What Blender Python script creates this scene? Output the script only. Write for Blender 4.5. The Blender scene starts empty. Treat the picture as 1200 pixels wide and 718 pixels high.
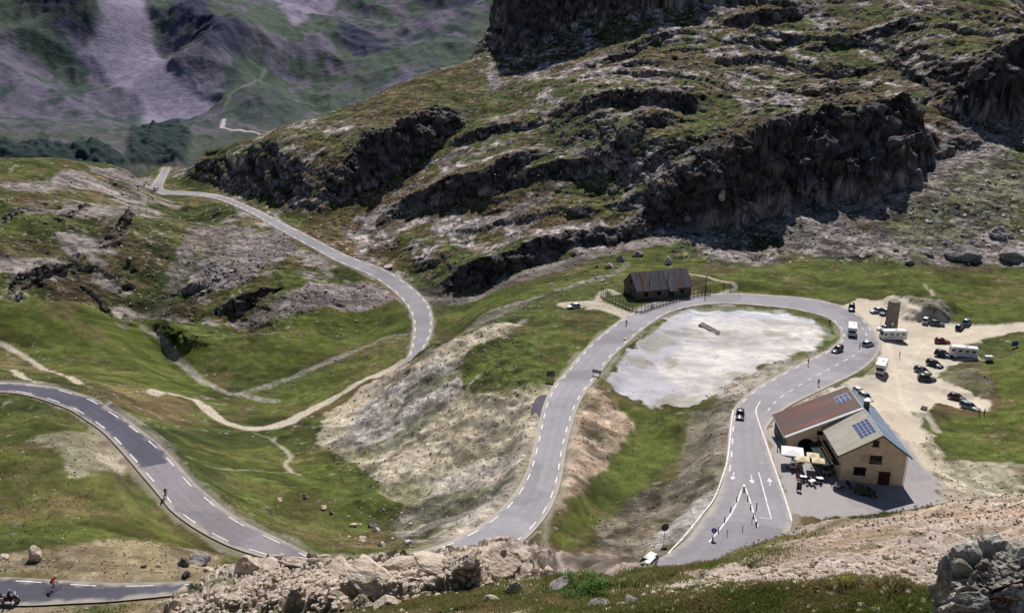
import bpy, bmesh, math, random
import numpy as np
from mathutils import Vector, Matrix
random.seed(7); R = math.radians
# ------------------------------------------------------------------ camera model (photo pixels 1200x718)
F, PITCH, ROLL, CAMZ = 1230.0, R(18.5), R(1.5), 96.0
def pix_dir(u, v):
    """world direction of a photo pixel, scaled so its horizontal length is 1; returns (azimuth, tan of depression)"""
    a, b = u-600.0, 359.0-v
    ca, sa = math.cos(ROLL), math.sin(ROLL)
    # the horizon drops to the right: undo the roll first
    ax = a*ca - b*sa
    bx = a*sa + b*ca
    x = ax; y = F*math.cos(PITCH) + bx*math.sin(PITCH); z = -F*math.sin(PITCH) + bx*math.cos(PITCH)
    h = math.hypot(x, y)
    return math.atan2(x, y), -z/h
def pz(u, v, z):
    """point where the pixel's ray meets the level z"""
    az, t = pix_dir(u, v); r = (CAMZ-z)/t
    return (r*math.sin(az), r*math.cos(az), z)
def pd(u, v, d):
    """point on the pixel's ray at slant distance d"""
    az, t = pix_dir(u, v); r = d/math.sqrt(1+t*t)
    return (r*math.sin(az), r*math.cos(az), CAMZ-t*r)
def proj(p):
    x, y, z = p[0], p[1], p[2]-CAMZ
    c, s = math.cos(PITCH), math.sin(PITCH)
    dep = y*c - z*s; up = y*s + z*c
    ax, bx = x/dep*F, up/dep*F
    ca, sa = math.cos(ROLL), math.sin(ROLL)
    a = ax*ca + bx*sa; b = -ax*sa + bx*ca
    return 600+a, 359-b
# ------------------------------------------------------------------ noise
def _h(ix, iy, seed):
    n = (ix.astype(np.int64)*374761393 + iy.astype(np.int64)*668265263 + seed*1442695041) & 0x7fffffff
    n = ((n ^ (n >> 13))*1274126177) & 0x7fffffff
    n = n ^ (n >> 16)
    return (n & 0xffff).astype(np.float32)/65535.0
def vn(x, y, s, seed=0):
    x = x/s; y = y/s
    ix = np.floor(x); iy = np.floor(y); fx = (x-ix).astype(np.float32); fy = (y-iy).astype(np.float32)
    fx = fx*fx*fx*(fx*(fx*6-15)+10); fy = fy*fy*fy*(fy*(fy*6-15)+10)
    a = _h(ix, iy, seed); b = _h(ix+1, iy, seed); c = _h(ix, iy+1, seed); d = _h(ix+1, iy+1, seed)
    return (a+(b-a)*fx)*(1-fy)+(c+(d-c)*fx)*fy
def vn3(x, y, z, s, seed=0):
    z = z/s; iz = np.floor(z); fz = z-iz; fz = fz*fz*(3-2*fz)
    o1, o2 = iz*7.31*s, iz*-5.17*s
    return vn(x+o1*1.9, y+o2*2.3, s, seed)*(1-fz)+vn(x+(o1+7.31*s)*1.9, y+(o2-5.17*s)*2.3, s, seed)*fz
def fbm3(x, y, z, s, oct=3, seed=0):
    t = 0; a = 1; n = 0
    for i in range(oct): t = t+a*vn3(x, y, z, s, seed+i*13); n += a; a *= .55; s *= .5
    return t/n
def fbm(x, y, s, oct=4, seed=0, gain=.5):
    t = 0; a = 1; n = 0; c, sn = math.cos(.6), math.sin(.6)
    for i in range(oct):
        t = t+a*vn(x, y, s, seed+i*17); n += a; a *= gain; s *= .5
        x, y = x*c-y*sn+13.7, x*sn+y*c-7.1
    return t/n
def ridged(x, y, s, oct=4, seed=0, gain=.55):
    t = 0; a = 1; n = 0; c, sn = math.cos(.7), math.sin(.7)
    for i in range(oct):
        t = t+a*(1-np.abs(2*vn(x, y, s, seed+i*17)-1)); n += a; a *= gain; s *= .5
        x, y = x*c-y*sn+3.7, x*sn+y*c-17.1
    return t/n
def sst(a, b, x):
    t = np.clip((x-a)/(b-a), 0, 1); return t*t*(3-2*t)
def lp(a, b, t): return a+(b-a)*t
# ------------------------------------------------------------------ roads as pairs of edge pixels (edge A, edge B, level z)
ROADS = {
 'road': [(730,672,772,712,13),(750,664,805,700,12),(785,648,860,680,11.5),(812,625,905,650,11),(838,585,927,612,10),(850,550,911,560,9.3),(855,505,897,510,8.2),(857,487,903,494,7.5),(866,471,915,482,6.6),
   (885,455,938,468,5.4),(918,436,972,452,4.2),(952,419,1008,434,2.8),(978,405,1028,415,1.6),(986,393,1030,397,.8),(981,382,1012,374,.3),(966,372,990,360,0),(938,364,955,351,-.2),(900,359,905,346,0),
   (855,356,850,344,.2),(818,358,806,347,.5),(784,367,766,354,1),(757,384,735,369,1.6),(736,402,710,387,2.3),(716,421,688,406,3),(697,446,665,432,4),(684,464,648,452,4.8),(675,482,636,478,5.6),
   (664,520,627,518,7),(657,562,616,555,8.6),(645,596,598,584,9.8),(625,622,573,608,10.8),(598,645,541,628,11.8),(555,668,503,643,12.8),(490,682,455,655,13.8),(420,680,410,655,14.6)],
 'mountain_road': [(420,680,410,655,14.6),(368,671,368,652,15.2),(320,656,333,635,15.9),(283,644,283,613,16.7),(247,628,253,593,17.4),(217,610,233,573,18),(197,590,220,560,18.5),(180,571,206,543,19),(163,551,193,528,19.5),
   (143,528,173,510,20),(123,507,147,491,20.5),(100,491,127,478,21),(80,479,104,465,21.4),(40,465,55,452,21.8),(0,459,0,448,22.1),(-60,462,-55,449,22.5),(-130,480,-120,462,23)],
 'hairpin_road': [(-60,712,-60,676,28.6),(0,710,0,676,29),(40,710,40,678,29.2),(83,708,83,681,29.4),(133,705,133,683,29.8),(200,698,200,682,30.3),(240,694,240,680,30.6),(270,691,270,678,30.9),(300,689,300,676,31.1)],
 'valley_road': [(464,432,482,430,-23),(477,418,492,416,-22),(482,400,503,398,-21.5),(484,384,507,383,-21),(482,370,506,367,-20),(474,355,498,351,-19.2),(457,338,478,333,-18),(433,322,446,314,-16.5),(399,307,404,299,-14.5),(367,290,371,282,-12.5),(322,266,327,259,-10),
   (289,248,294,242,-10),(251,234,254,227,-12.5),(212,230,214,223,-15.5),(192,229,196,222,-16.5),(178,225,190,219,-17.5),(179,215,192,214,-18),(187,204,197,203,-18.5),(190,196,200,196,-19)],
}
def catmull(P, n):
    P = [np.array(p, float) for p in P]; P = [2*P[0]-P[1]]+P+[2*P[-1]-P[-2]]; out = []
    for i in range(1, len(P)-2):
        a, b, c, d = P[i-1:i+3]
        for k in range(n):
            t = k/n
            out.append(.5*((2*b)+(c-a)*t+(2*a-5*b+4*c-d)*t*t+(3*b-a-3*c+d)*t**3))
    out.append(P[-2]); return np.array(out)
road_rows = {}
for nm, prs in ROADS.items():
    rows = [np.r_[pz(a, b, z), pz(c, d, z)] for a, b, c, d, z in prs]
    rr = catmull(rows, 10); Cc = (rr[:, :2]+rr[:, 3:5])/2; tg = np.gradient(Cc, axis=0); tg /= np.linalg.norm(tg, axis=1, keepdims=True); nn = np.c_[-tg[:, 1], tg[:, 0]]
    hwv = ((rr[:, :2]-rr[:, 3:5])*nn).sum(1)/2; kk = np.ones(9)/9; hwv = np.convolve(np.pad(hwv, 4, 'edge'), kk, 'valid')
    rr[:, :2] = Cc+nn*hwv[:, None]; rr[:, 3:5] = Cc-nn*hwv[:, None]; road_rows[nm] = rr          # each row: Ax Ay z Bx By z
# ------------------------------------------------------------------ control points of the ground: (u, v, slant distance) or z
CD = [ # mountain on the right
 (500,338,372),(560,345,365),(700,300,362),(600,322,366),(830,285,375),(900,262,388),(1000,262,398),(1100,230,420),(1200,200,455),(1200,260,415),(1100,270,402),
 (700,200,420),(800,200,425),(900,190,440),(700,100,500),(800,100,505),(900,100,515),(700,0,580),(850,0,600),(1000,0,620),(1000,100,530),(1030,190,450),(1200,0,640),(1200,100,540),(1110,150,480),(1110,100,520),
 (600,50,570),(560,58,590),(600,0,640),(490,88,555),(400,135,525),(300,168,520),(225,186,555),(262,205,500),(500,200,458),(450,270,428),(450,310,390),(500,290,405),(410,270,432),(350,230,452),(500,130,500),(600,100,520),(600,200,430),(400,200,465),(300,210,475),(560,285,402),(540,240,425),
 # hillside left
 (200,382,345),(100,352,340),(0,348,338),(300,388,350),(380,362,362),(100,198,480),(0,206,460),(150,201,505),(100,280,400),(0,290,390),(200,290,405),(300,330,378),(235,262,440),(160,240,475),(440,352,375),
 ]
CZ = [ (185,232,-19.5),(215,237,-18),(250,243,-14.5),(165,228,-20),(290,256,-12),(320,274,-12.5),(280,460,-27),(320,473,-27),(240,448,-26),(200,418,-25),(172,388,-25),(350,440,-27),(430,405,-26),(100,420,-13),(0,400,-9),(40,370,-13),(160,430,-17),(60,440,-3),(0,435,2),(130,455,-2),
 (190,462,-10),(230,470,-17),(270,497,-17),(300,502,-18),(335,495,-19),(370,478,-21),(400,462,-22),(440,441,-23.5),(300,400,-26),(400,390,-25),(250,420,-25),(470,395,-26),
 (200,520,2),(250,560,2),(300,560,-6),(340,520,-18),(380,560,-10),(420,520,-14),(300,600,4),(350,620,5),(420,600,-3),(450,620,0),(480,560,-4),(400,640,7),
 # mound and slopes under the road
 (540,400,-2),(500,418,-6),(600,372,-1.5),(560,440,-1),(600,420,1),(640,380,1),(670,360,1),(700,352,1),(640,345,-4),(560,372,-9),(520,392,-14),(460,440,-14),(480,480,-10),(540,480,-3),(600,470,3),(620,450,4),(600,520,3),(560,560,1),(540,600,4),(500,600,-1),(430,470,-19),
 (700,330,-2),(770,330,1),(830,335,1),(800,310,0),(900,330,1),(1000,335,1),(1100,340,2),(1200,340,2),(900,300,1),(1000,300,3),(1100,305,4),(1200,300,5),
 (1050,380,0),(1100,400,0),(1050,420,.5),(1100,440,1),(1020,450,2),(1140,470,1.5),(1150,420,2),(1200,420,3),(1200,470,4),(1150,385,1),(1200,385,2),(1000,470,4),(1080,500,4.5),(1130,500,3),(1200,520,5),(1130,560,6),(1200,580,8),
 (930,500,7),(1000,560,9),(1060,580,9),(950,560,9),(940,600,9.8),(1090,580,9),(1040,480,6),(980,600,9.5),(1070,590,9.3),
 # white scree flat and the slope below
 (800,380,1),(870,380,1),(940,385,1),(900,410,2),(830,420,1.5),(760,420,1.5),(720,455,2),(770,465,2),(840,460,3),(800,478,2.5),
 (700,490,3.5),(690,560,6),(740,520,2),(780,520,1.5),(820,520,4),(720,590,4),(770,570,2.5),(820,560,6.5),(680,625,7),(730,640,7),(780,620,7),(700,655,10),
 # slopes between the left roads
 (100,560,23),(50,520,23),(150,600,22),(50,600,24.8),(110,525,22),(160,575,20.8),(200,625,19.8),(40,480,22.3),(100,650,27),(200,650,23.5),(0,650,27.5),(0,560,23.8),(250,660,22),(0,500,23),
 ]
CF = [ # foreground (slant distance)
 (1000,645,48),(1100,642,48),(1200,642,45),(950,650,48),(1050,622,76),(1150,612,74),(960,636,76),(1100,628,108),(1000,636,108),(1200,620,108),(800,680,60),(800,690,90),(860,662,72),
 (600,718,20),(600,690,26),(600,664,33),(500,718,22),(500,668,40),(400,718,26),(400,668,45),(320,718,32),(300,672,48),(220,718,44),(700,718,17),(700,684,28),(800,718,15),(800,680,27),(900,718,13),(900,680,25),(760,672,42),
 (1000,718,12),(1000,680,22),(1000,655,36),(1100,718,10),(1100,690,17),(1100,655,34),(1200,718,9),(1200,660,30),(900,655,50),(1200,620,60),(1100,625,62),(1000,632,62),(930,645,62),(1200,592,84),(1100,600,88),(1000,612,92),(940,622,96),(880,640,90),(840,655,88),(1000,642,125),(1100,634,125),(930,657,125),(1180,627,125),(1050,628,145),(960,640,145),(1150,618,150),(880,668,120),
 ]
CW = [ (0,0,94.3),(0,3,92.8),(-20,0,94),(20,0,95),(-8,10,86.9),(8,10,87.3),(0,60,42),(0,85,24),(0,110,14.5),(-20,50,52),(-20,75,40),(-14,104,25),(20,115,14),(-45,60,48),(-50,80,36),(-70,60,48),(-40,40,68),(-70,95,29.5),(-90,60,46),
   (40,115,20),(40,130,11.5),(60,112,26),(60,130,13),(45,95,34),(75,125,18),(-100,20,80),(100,20,86),(100,100,40),(60,40,73),(110,130,22),
   (-260,700,-150),(-100,760,-160),(-420,640,-160),(50,790,-120),(250,790,110),(450,700,100),(-150,620,-75),(-300,560,-60),(-20,650,-60),(-420,500,-60)]
pts = [pd(*p) for p in CD]+[pz(*p) for p in CZ]+[pd(*p) for p in CF]+[tuple(p) for p in CW]
for nm, rr in road_rows.items():
    for row in rr[5::10]: pts.append(((row[0]+row[3])/2, (row[1]+row[4])/2, row[2]))
pts = np.array(pts)
def feat(x, y): return np.arctan2(x, np.maximum(y, .5)), np.log(np.maximum(np.hypot(x, y), 3.0))
def tps(pts, smooth=1e-4):
    a, l = feat(pts[:, 0], pts[:, 1]); q = (CAMZ-pts[:, 2])/np.maximum(np.hypot(pts[:, 0], pts[:, 1]), 3.0)
    n = len(a); d2 = (a[:, None]-a)**2+(l[:, None]-l)**2+1e-12
    K = .5*d2*np.log(d2)+np.eye(n)*smooth; P = np.c_[np.ones(n), a, l]
    A = np.zeros((n+3, n+3)); A[:n, :n] = K; A[:n, n:] = P; A[n:, :n] = P.T
    w = np.linalg.solve(A, np.r_[q, 0, 0, 0])
    a32, l32 = a, l
    def f(A_, L_):
        out = np.empty(A_.size); Af = A_.ravel(); Lf = L_.ravel()
        for s in range(0, Af.size, 8000):
            e = slice(s, s+8000)
            d2 = (Af[e, None]-a32)**2+(Lf[e, None]-l32)**2+1e-12
            out[e] = (.5*d2*np.log(d2))@w[:n]+w[n]+w[n+1]*Af[e]+w[n+2]*Lf[e]
        return out.reshape(A_.shape)
    return f
def up_cubic(C, k):
    """catmull-rom upsample of a 2-D array by k on both axes"""
    def ax(C):
        n = C.shape[0]; N = (n-1)*k+1; t = np.arange(N)/k; i = np.minimum(t.astype(int), n-2); f = (t-i)[:, None]
        g = lambda j: C[np.clip(i+j, 0, n-1)]
        a, b, c, d = g(-1), g(0), g(1), g(2)
        return .5*((2*b)+(c-a)*f+(2*a-5*b+4*c-d)*f*f+(3*b-a-3*c+d)*f**3)
    return ax(ax(C).T).T
class Sheet:
    def __init__(s, az0, az1, r0, r1, nc, nr, pts, k=4, dens=None):
        nc = (nc//k)*k+1; nr = (nr//k)*k+1; s.nc, s.nr = nc, nr
        s.az = np.linspace(az0, az1, nc); L0 = np.linspace(math.log(r0), math.log(r1), 4000)
        w = np.ones(4000) if dens is None else np.interp(L0, np.log([p[0] for p in dens]), [p[1] for p in dens]); cw = np.cumsum(w); cw = (cw-cw[0])/(cw[-1]-cw[0])
        s.lr = np.interp(np.linspace(0, 1, nr), cw, L0)
        f = tps(pts)
        A, L = np.meshgrid(s.az[::k], s.lr[::k], indexing='ij')
        q = up_cubic(f(A, L).astype(float), k)
        A, L = np.meshgrid(s.az, s.lr, indexing='ij'); r = np.exp(L)
        s.X = r*np.sin(A); s.Y = r*np.cos(A); s.Z = CAMZ-q*r; s.Rr = r
    def hit(s, u, v):
        az, t = pix_dir(u, v); c = (az-s.az[0])/(s.az[-1]-s.az[0])*(s.nc-1); c = min(max(c, 0), s.nc-1.001); i = int(c); f = c-i
        z = s.Z[i]*(1-f)+s.Z[i+1]*f; r = np.exp(s.lr); g = z-(CAMZ-t*r)
        start = np.searchsorted(r, 8.0)
        idx = np.nonzero((g[start+1:] >= 0) & (g[start:-1] < 0))[0]
        if g[start] >= 0 and len(idx) == 0: idx = np.array([0])
        if len(idx) == 0: k = s.nr-1; rr = r[k]; zz = z[k]
        else:
            k = idx[0]+start; m = g[k]/(g[k]-g[k+1]) if g[k] < 0 else 0; rr = r[k]+(r[k+1]-r[k])*m; zz = z[k]+(z[k+1]-z[k])*m
        return (rr*math.sin(az), rr*math.cos(az), zz)
    def height(s, x, y):
        a = math.atan2(x, y); l = math.log(math.hypot(x, y))
        c = (a-s.az[0])/(s.az[-1]-s.az[0])*(s.nc-1); d = np.interp(l, s.lr, np.arange(s.nr))
        c = min(max(c, 0), s.nc-1.001); d = min(max(d, 0), s.nr-1.001); i, j = int(c), int(d); f, g = c-i, d-j
        Z = s.Z
        return (Z[i, j]*(1-f)+Z[i+1, j]*f)*(1-g)+(Z[i, j+1]*(1-f)+Z[i+1, j+1]*f)*g
    def bbox(s, P, m):
        x0, y0 = P[:, 0].min()-m, P[:, 1].min()-m; x1, y1 = P[:, 0].max()+m, P[:, 1].max()+m
        return np.nonzero((s.X.ravel() > x0) & (s.X.ravel() < x1) & (s.Y.ravel() > y0) & (s.Y.ravel() < y1))[0]
def near_poly(x, y, P, vals=None, closed=False):
    """distance to a polyline, side sign, interpolated values"""
    x = x.astype(np.float32); y = y.astype(np.float32)
    best = np.full(x.shape, 1e9, np.float32); sgn = np.zeros(x.shape, np.float32); val = np.zeros(x.shape+(vals.shape[1],), np.float32) if vals is not None else None
    n = len(P); rng = range(n if closed else n-1)
    for i in rng:
        a = P[i]; b = P[(i+1) % n]; dx, dy = b[0]-a[0], b[1]-a[1]; L2 = dx*dx+dy*dy+1e-9
        t = np.clip(((x-a[0])*dx+(y-a[1])*dy)/L2, 0, 1); ex = x-(a[0]+t*dx); ey = y-(a[1]+t*dy); d = np.hypot(ex, ey)
        m = d < best; best[m] = d[m]; sgn[m] = np.sign(dx*(y[m]-a[1])-dy*(x[m]-a[0]))
        if vals is not None: tm = t[m][:, None]; val[m] = vals[i]*(1-tm)+vals[(i+1) % n]*tm
    return best, sgn, val
def inside(x, y, P):
    c = np.zeros(x.shape, bool); n = len(P); j = n-1
    for i in range(n):
        xi, yi, xj, yj = P[i][0], P[i][1], P[j][0], P[j][1]
        c ^= ((yi > y) != (yj > y)) & (x < (xj-xi)*(y-yi)/(yj-yi+1e-12)+xi); j = i
    return c
# ------------------------------------------------------------------ near ground
import os
Q = 1.0
G = Sheet(R(-36), R(36), 3.2, 800, int(1000*Q), int(1520*Q), pts, 4, [(3.2,60),(8,120),(12,170),(100,190),(140,300),(300,420),(345,800),(600,760),(680,420),(800,200)])
G.Z = CAMZ-G.Rr*np.maximum((CAMZ-G.Z)/G.Rr, .74+.25*sst(8.0, 5.5, G.Rr)-3*sst(8.6, 10.6, G.Rr))
_tb = np.interp(np.arctan2(G.X, G.Y), [pix_dir(u, 718)[0] for u in (0, 300, 600, 900, 1200)], [pix_dir(u, 718)[1] for u in (0, 300, 600, 900, 1200)]); G.Z = CAMZ-G.Rr*np.maximum((CAMZ-G.Z)/G.Rr, _tb+.075-.25*sst(11.5, 18, G.Rr)-3*sst(17, 19, G.Rr))
# cliffs: (u, v of the foot, v of the brink) along each wall, seen from below; run-out behind it in metres
CLIFFS = [
 ([(470,338,330),(495,338,310),(540,337,303),(600,318,282),(640,298,268),(690,283,262),(720,278,262),(790,258,240),(830,255,250)], 60, 1.6),
 ([(790,268,262),(815,266,205),(860,262,172),(905,250,150),(950,236,137),(1020,224,128),(1070,207,106),(1096,190,92),(1103,184,150)], 85, 2.2),
 ([(1092,112,108),(1100,120,92),(1112,132,64),(1150,143,38),(1200,133,42),(1260,120,40)], 80, 3),
 ([(392,238,232),(405,236,205),(435,213,166),(465,205,140),(500,182,124),(530,152,113),(545,140,135)], 55, 2),
 ([(455,262,255),(480,252,218),(530,240,192),(570,228,180),(600,208,172),(640,190,176)], 45, 2),
 ([(545,66,50),(556,63,20),(600,52,-25),(650,40,-40),(700,18,-60),(745,8,-70)], 90, 3),
 ([(305,252,248),(318,262,238),(345,274,243),(372,284,262)], 30, 1.5),
 ([(388,300,295),(405,310,288),(440,322,300),(470,333,318)], 35, 1.5),
 ([(600,222,212),(660,205,190),(720,205,185),(790,190,172)], 35, 1.5),
 ([(665,150,145),(690,152,130),(735,162,132),(800,168,126),(830,165,155)], 40, 1.8),
 ([(828,43,37),(850,40,22),(880,30,10),(935,20,0),(945,15,10)], 30, 1.2),
 ([(850,68,62),(880,65,52),(930,50,38)], 25, 1.2),
 ([(690,90,84),(740,75,60),(800,50,38)], 30, 1.5),
 ([(520,175,170),(560,165,150),(620,150,138)], 30, 1.5),
 ([(940,60,52),(1000,50,36),(1080,40,25)], 30, 1.5),
 ([(5,350,345),(20,345,330),(50,328,312),(82,306,295)], 22, 1.2),
 ([(128,285,280),(140,280,262),(155,262,248),(165,250,246)], 22, 1.2),
 ([(262,364,358),(272,362,340),(300,354,336),(318,344,338)], 18, 1),
 ([(200,222,219),(222,224,213),(245,226,215),(250,227,224)], 12, 1),
 ([(105,345,340),(120,360,345),(150,375,362)], 18, 1),
 ([(60,262,257),(90,255,244),(110,243,236)], 18, 1),
 ([(0,262,254),(25,250,240),(50,240,234)], 18, 1),
 ([(210,345,340),(228,338,322),(250,330,324)], 14, 1),
 ([(1030,215,210),(1060,222,214),(1100,225,218)], 14, 1),
 ([(960,300,296),(1000,306,298),(1040,304,300)], 12, 1.5),
 ([(830,92,88),(880,98,84),(960,90,80),(1010,80,74)], 26, 1.4),
 ([(720,235,230),(770,228,214),(810,222,216)], 26, 1.2),
]
Xf, Yf = G.X.ravel(), G.Y.ravel(); Zf = G.Z.ravel()
warp = (fbm(Xf, Yf, 9, 3, 5)-.5)
cliff_mask = np.zeros(Xf.shape, np.float32)
foots = []
for line, L, w in CLIFFS:
    P = []
    for u, vb, vt in line:
        h = G.hit(u, vb); d = math.hypot(h[0], h[1]); t0 = pix_dir(u, vb)[1]; t1 = pix_dir(u, vt)[1]
        P.append((h[0], h[1], (t0-t1)*d))
    foots.append((np.array(P), L, w))
add = np.zeros(Xf.shape, np.float32)
for ci, (P, L, w) in enumerate(foots):
    if ci not in (1, 2, 5): L *= .6; P = P*np.array([1, 1, .78 if ci in (0, 3) else .5 if ci == 4 else .3 if ci == 7 else .6])
    Pn = catmull(P, 5); idx = G.bbox(Pn, L*1.6)
    x, y = Xf[idx], Yf[idx]
    d, s, v = near_poly(x, y, Pn[:, :2], Pn[:, 2:3])
    d = d*s                                        # >0 behind the wall (lines run left to right)
    hm = float(P[:, 2].max()); w = max(w, hm*.30); d = d+warp[idx]*w*1.6+(vn(x, y, 5.2, 9)-.5)*w*.5
    a, b = Pn[0], Pn[-1]; ax = Pn[-1]-Pn[0]; T = ((x-a[0])*ax[0]+(y-a[1])*ax[1])/(ax[0]**2+ax[1]**2)
    fw = max(.12, 12/np.linalg.norm(ax[:2])); endf = sst(-fw, fw*.9, T)*sst(1+fw, 1-fw*.9, T)
    wi = [1/((x-q[0])**2+(y-q[1])**2+6)**2 for q in Pn]; h = np.maximum(sum(w_*q[2] for w_, q in zip(wi, Pn))/sum(wi), 0)*endf
    hh = h*(.5*np.clip((d+.4*w)/(.75*w), 0, 1)+.5*np.clip((d-.6*w)/(.9*w), 0, 1))*np.exp(-np.maximum(d-w, 0)/L)
    add[idx] += hh*.97
    m = h/(h+2.5)*sst(-1.2, 0, d)*sst(w*2.4, w*1.1, d); cliff_mask[idx] = np.maximum(cliff_mask[idx], m)
Zf += add
G.Z = Zf.reshape(G.Z.shape)
base_Z = G.Z.copy()
def W(poly): return np.array([G.hit(u, v)[:2] for u, v in poly])
_w1 = fbm(Xf, Yf, 14, 4, 31)-.5
_w2 = fbm(Xf, Yf, 3.5, 3, 37)-.5
_w3 = fbm(Xf, Yf, 1.0, 2, 39)-.5
def patch(poly, soft=2.0, amp=8.0, world=False):
    P = np.array(poly) if world else W(poly)
    m = soft+amp+2; idx = G.bbox(P, m); out = np.zeros(Xf.shape, np.float32)
    x, y = Xf[idx], Yf[idx]
    d, _, _ = near_poly(x, y, P, None, True)
    d = np.where(inside(x, y, P), d, -d)+_w1[idx]*amp+_w2[idx]*(amp*.7+1.2)+_w3[idx]*1.2
    out[idx] = sst(-soft*.6, soft*.6, d); return out
def strip(line, hw, soft=.8, amp=1.0):
    P = W(line); P = catmull(P, 6); idx = G.bbox(P, hw+soft+amp+2); out = np.zeros(Xf.shape, np.float32)
    d, _, _ = near_poly(Xf[idx], Yf[idx], P); d = hw-d+_w1[idx]*amp+_w2[idx]*amp
    out[idx] = sst(-soft, soft, d); return out
MX = np.max
# regions
m_mount = patch([(205,196),(240,182),(300,160),(430,100),(545,45),(600,-20),(900,-30),(1260,-30),(1260,120),(1200,145),(1105,190),(950,240),(800,268),(700,292),(560,342),(490,342),(440,326),(390,304),(310,264),(250,225),(205,224)], 3, 6)
m_hill = patch([(-60,212),(0,212),(100,198),(178,203),(180,222),(250,240),(300,258),(400,315),(450,345),(455,352),(380,362),(300,392),(150,380),(100,354),(0,348),(-60,348)], 2, 5)
m_talus = patch([(790,275),(830,262),(950,235),(1100,190),(1112,140),(1260,130),(1260,320),(1200,312),(1120,312),(1000,312),(930,300),(850,312),(790,300)], 3, 8)
m_talus2 = patch([(480,345),(560,340),(700,292),(800,262),(960,232),(1100,190),(1125,150),(1200,150),(1200,165),(1110,215),(1000,262),(830,276),(740,292),(640,322),(560,350),(500,352)], 1.5, 4)
m_fg = sst(115, 90, G.Rr.ravel())*sst(-.35, -.2, np.arctan2(Xf, Yf)+0*.1).astype(np.float32)
rocky = np.clip(m_mount*.9+m_hill*.45+m_talus*.3, 0, 1)
# roads and lots pull the ground to their own level
flat = np.zeros(Xf.shape, np.float32); road_d = np.full(Xf.shape, 99, np.float32)
def flatten(C, hw, zz, margin, fall, sink):
    global Zf
    idx = G.bbox(C, float(np.max(hw))+margin+fall+2)
    d, _, v = near_poly(Xf[idx], Yf[idx], C, np.c_[hw, zz])
    e = d-v[:, 0]; w = sst(margin+fall, margin, e)
    Zf[idx] = Zf[idx]*(1-w)+(v[:, 1]-sink*sst(.9, .1, e)-.02)*w
    flat[idx] = np.maximum(flat[idx], sst(margin+min(fall, 12)*.8, margin, e)); road_d[idx] = np.minimum(road_d[idx], e)
Zf = G.Z.ravel()
FALL = {'road': 5, 'mountain_road': 5, 'hairpin_road': 4, 'valley_road': 20}
# level places: (pixel outline, z or None to keep own height, smooth)
def level(poly, z, fall=5, amp=0):
    P = np.array([pz(u, v, z)[:2] for u, v in poly]); idx = G.bbox(P, fall+2)
    x, y = Xf[idx], Yf[idx]; d, _, _ = near_poly(x, y, P, None, True); d = np.where(inside(x, y, P), d, -d)
    w = sst(-fall, 0, d); Zf[idx] = Zf[idx]*(1-w)+z*w; flat[idx] = np.maximum(flat[idx], w*.8); return P
level([(712,352),(740,345),(830,338),(832,350),(760,356),(735,368)], 1.2, 5)
yard = level([(900,500),(922,486),(1015,478),(1075,530),(1097,560),(1102,592),(1000,602),(938,610),(926,606),(912,560)], 8.9, 6)
for nm, rr in road_rows.items():
    C = np.c_[(rr[:, 0]+rr[:, 3])/2, (rr[:, 1]+rr[:, 4])/2]; hw = np.hypot(rr[:, 0]-rr[:, 3], rr[:, 1]-rr[:, 4])/2
    flatten(C, hw, rr[:, 2], 1.0, FALL[nm], .10)
G.Z = Zf.reshape(G.Z.shape)
Zroad = G.Z.copy()
m_lot = patch([(978,362),(1008,350),(1035,352),(1062,360),(1078,376),(1112,378),(1150,382),(1205,378),(1250,378),(1250,388),(1180,390),(1150,396),(1142,402),(1118,406),(1145,412),(1150,420),(1112,428),(1100,440),(1112,452),(1160,468),(1160,482),(1100,474),(1072,484),(1085,520),(1060,520),(1040,500),(1000,462),(965,462),(985,450),(1020,435),(1032,412),(1020,392),(990,378)], .8, 2.2)
m_white = patch([(778,374),(800,362),(850,359),(915,363),(955,376),(972,392),(966,404),(935,412),(900,428),(868,440),(848,450),(838,462),(808,477),(768,478),(732,470),(713,456),(712,440),(738,406)], 1.2, 6)
m_yard = patch([pz(u, v, 8.9)[:2] for u, v in [(905,486),(930,478),(985,455),(1015,475),(1075,530),(1097,560),(1102,592),(1000,604),(938,612),(926,606),(912,560),(897,500)]], .4, .8, True)
# relief
Xr, Yr = Xf.astype(np.float64), Yf.astype(np.float64)
u0 = (Xr*.35+Yr*.94)+fbm(Xr, Yr, 60, 3, 3)*38+fbm(Xr, Yr, 14, 3, 4)*9     # strata run across the slope
def terrace(s, per):
    t = s/per; f = t-np.floor(t); return (np.floor(t)+sst(.68, .97, f)-t)*1.0
rel = (ridged(Xr, Yr, 40, 5, 61, .52)-.55)*6.5 + terrace(u0, 26)*4.2*fbm(Xr, Yr, 45, 2, 71)*1.4 + terrace(u0+40, 9.5)*1.7*fbm(Xr, Yr, 25, 2, 72)*1.5
rel += (ridged(Xr, Yr, 7, 5, 62, .62)-.55)*2.2+(ridged(Xr, Yr, 2.6, 3, 69, .6)-.55)*1.1
clm = cliff_mask*(ridged(Xr*1.0, Yr*1.0, 5, 3, 63)-.5)*2.6
m_rockband = sst(.48, .62, fbm(Xr, Yr, 40, 3, 81))
keep = (1-flat); a_az = np.arctan2(Xf, Yf)
Rf = G.Rr.ravel()
grs = (fbm(Xr, Yr, 16, 4, 91)-.5)*1.6*sst(60, 200, Rf)+(fbm(Xr, Yr, 3.0, 4, 92)-.5)*.45
dz = keep*(m_mount*rel*(.26+.42*sst(-.02, .12, a_az))+m_hill*rel*.3+m_talus*(ridged(Xr, Yr, 16, 5, 64)-.5)*2.6+clm+grs*(1-.8*np.maximum(m_lot, m_white)))
mound = patch([(420,500),(470,425),(540,395),(610,372),(640,420),(640,480),(625,545),(560,615),(470,640),(430,600),(380,520)], 3, 5)
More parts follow.
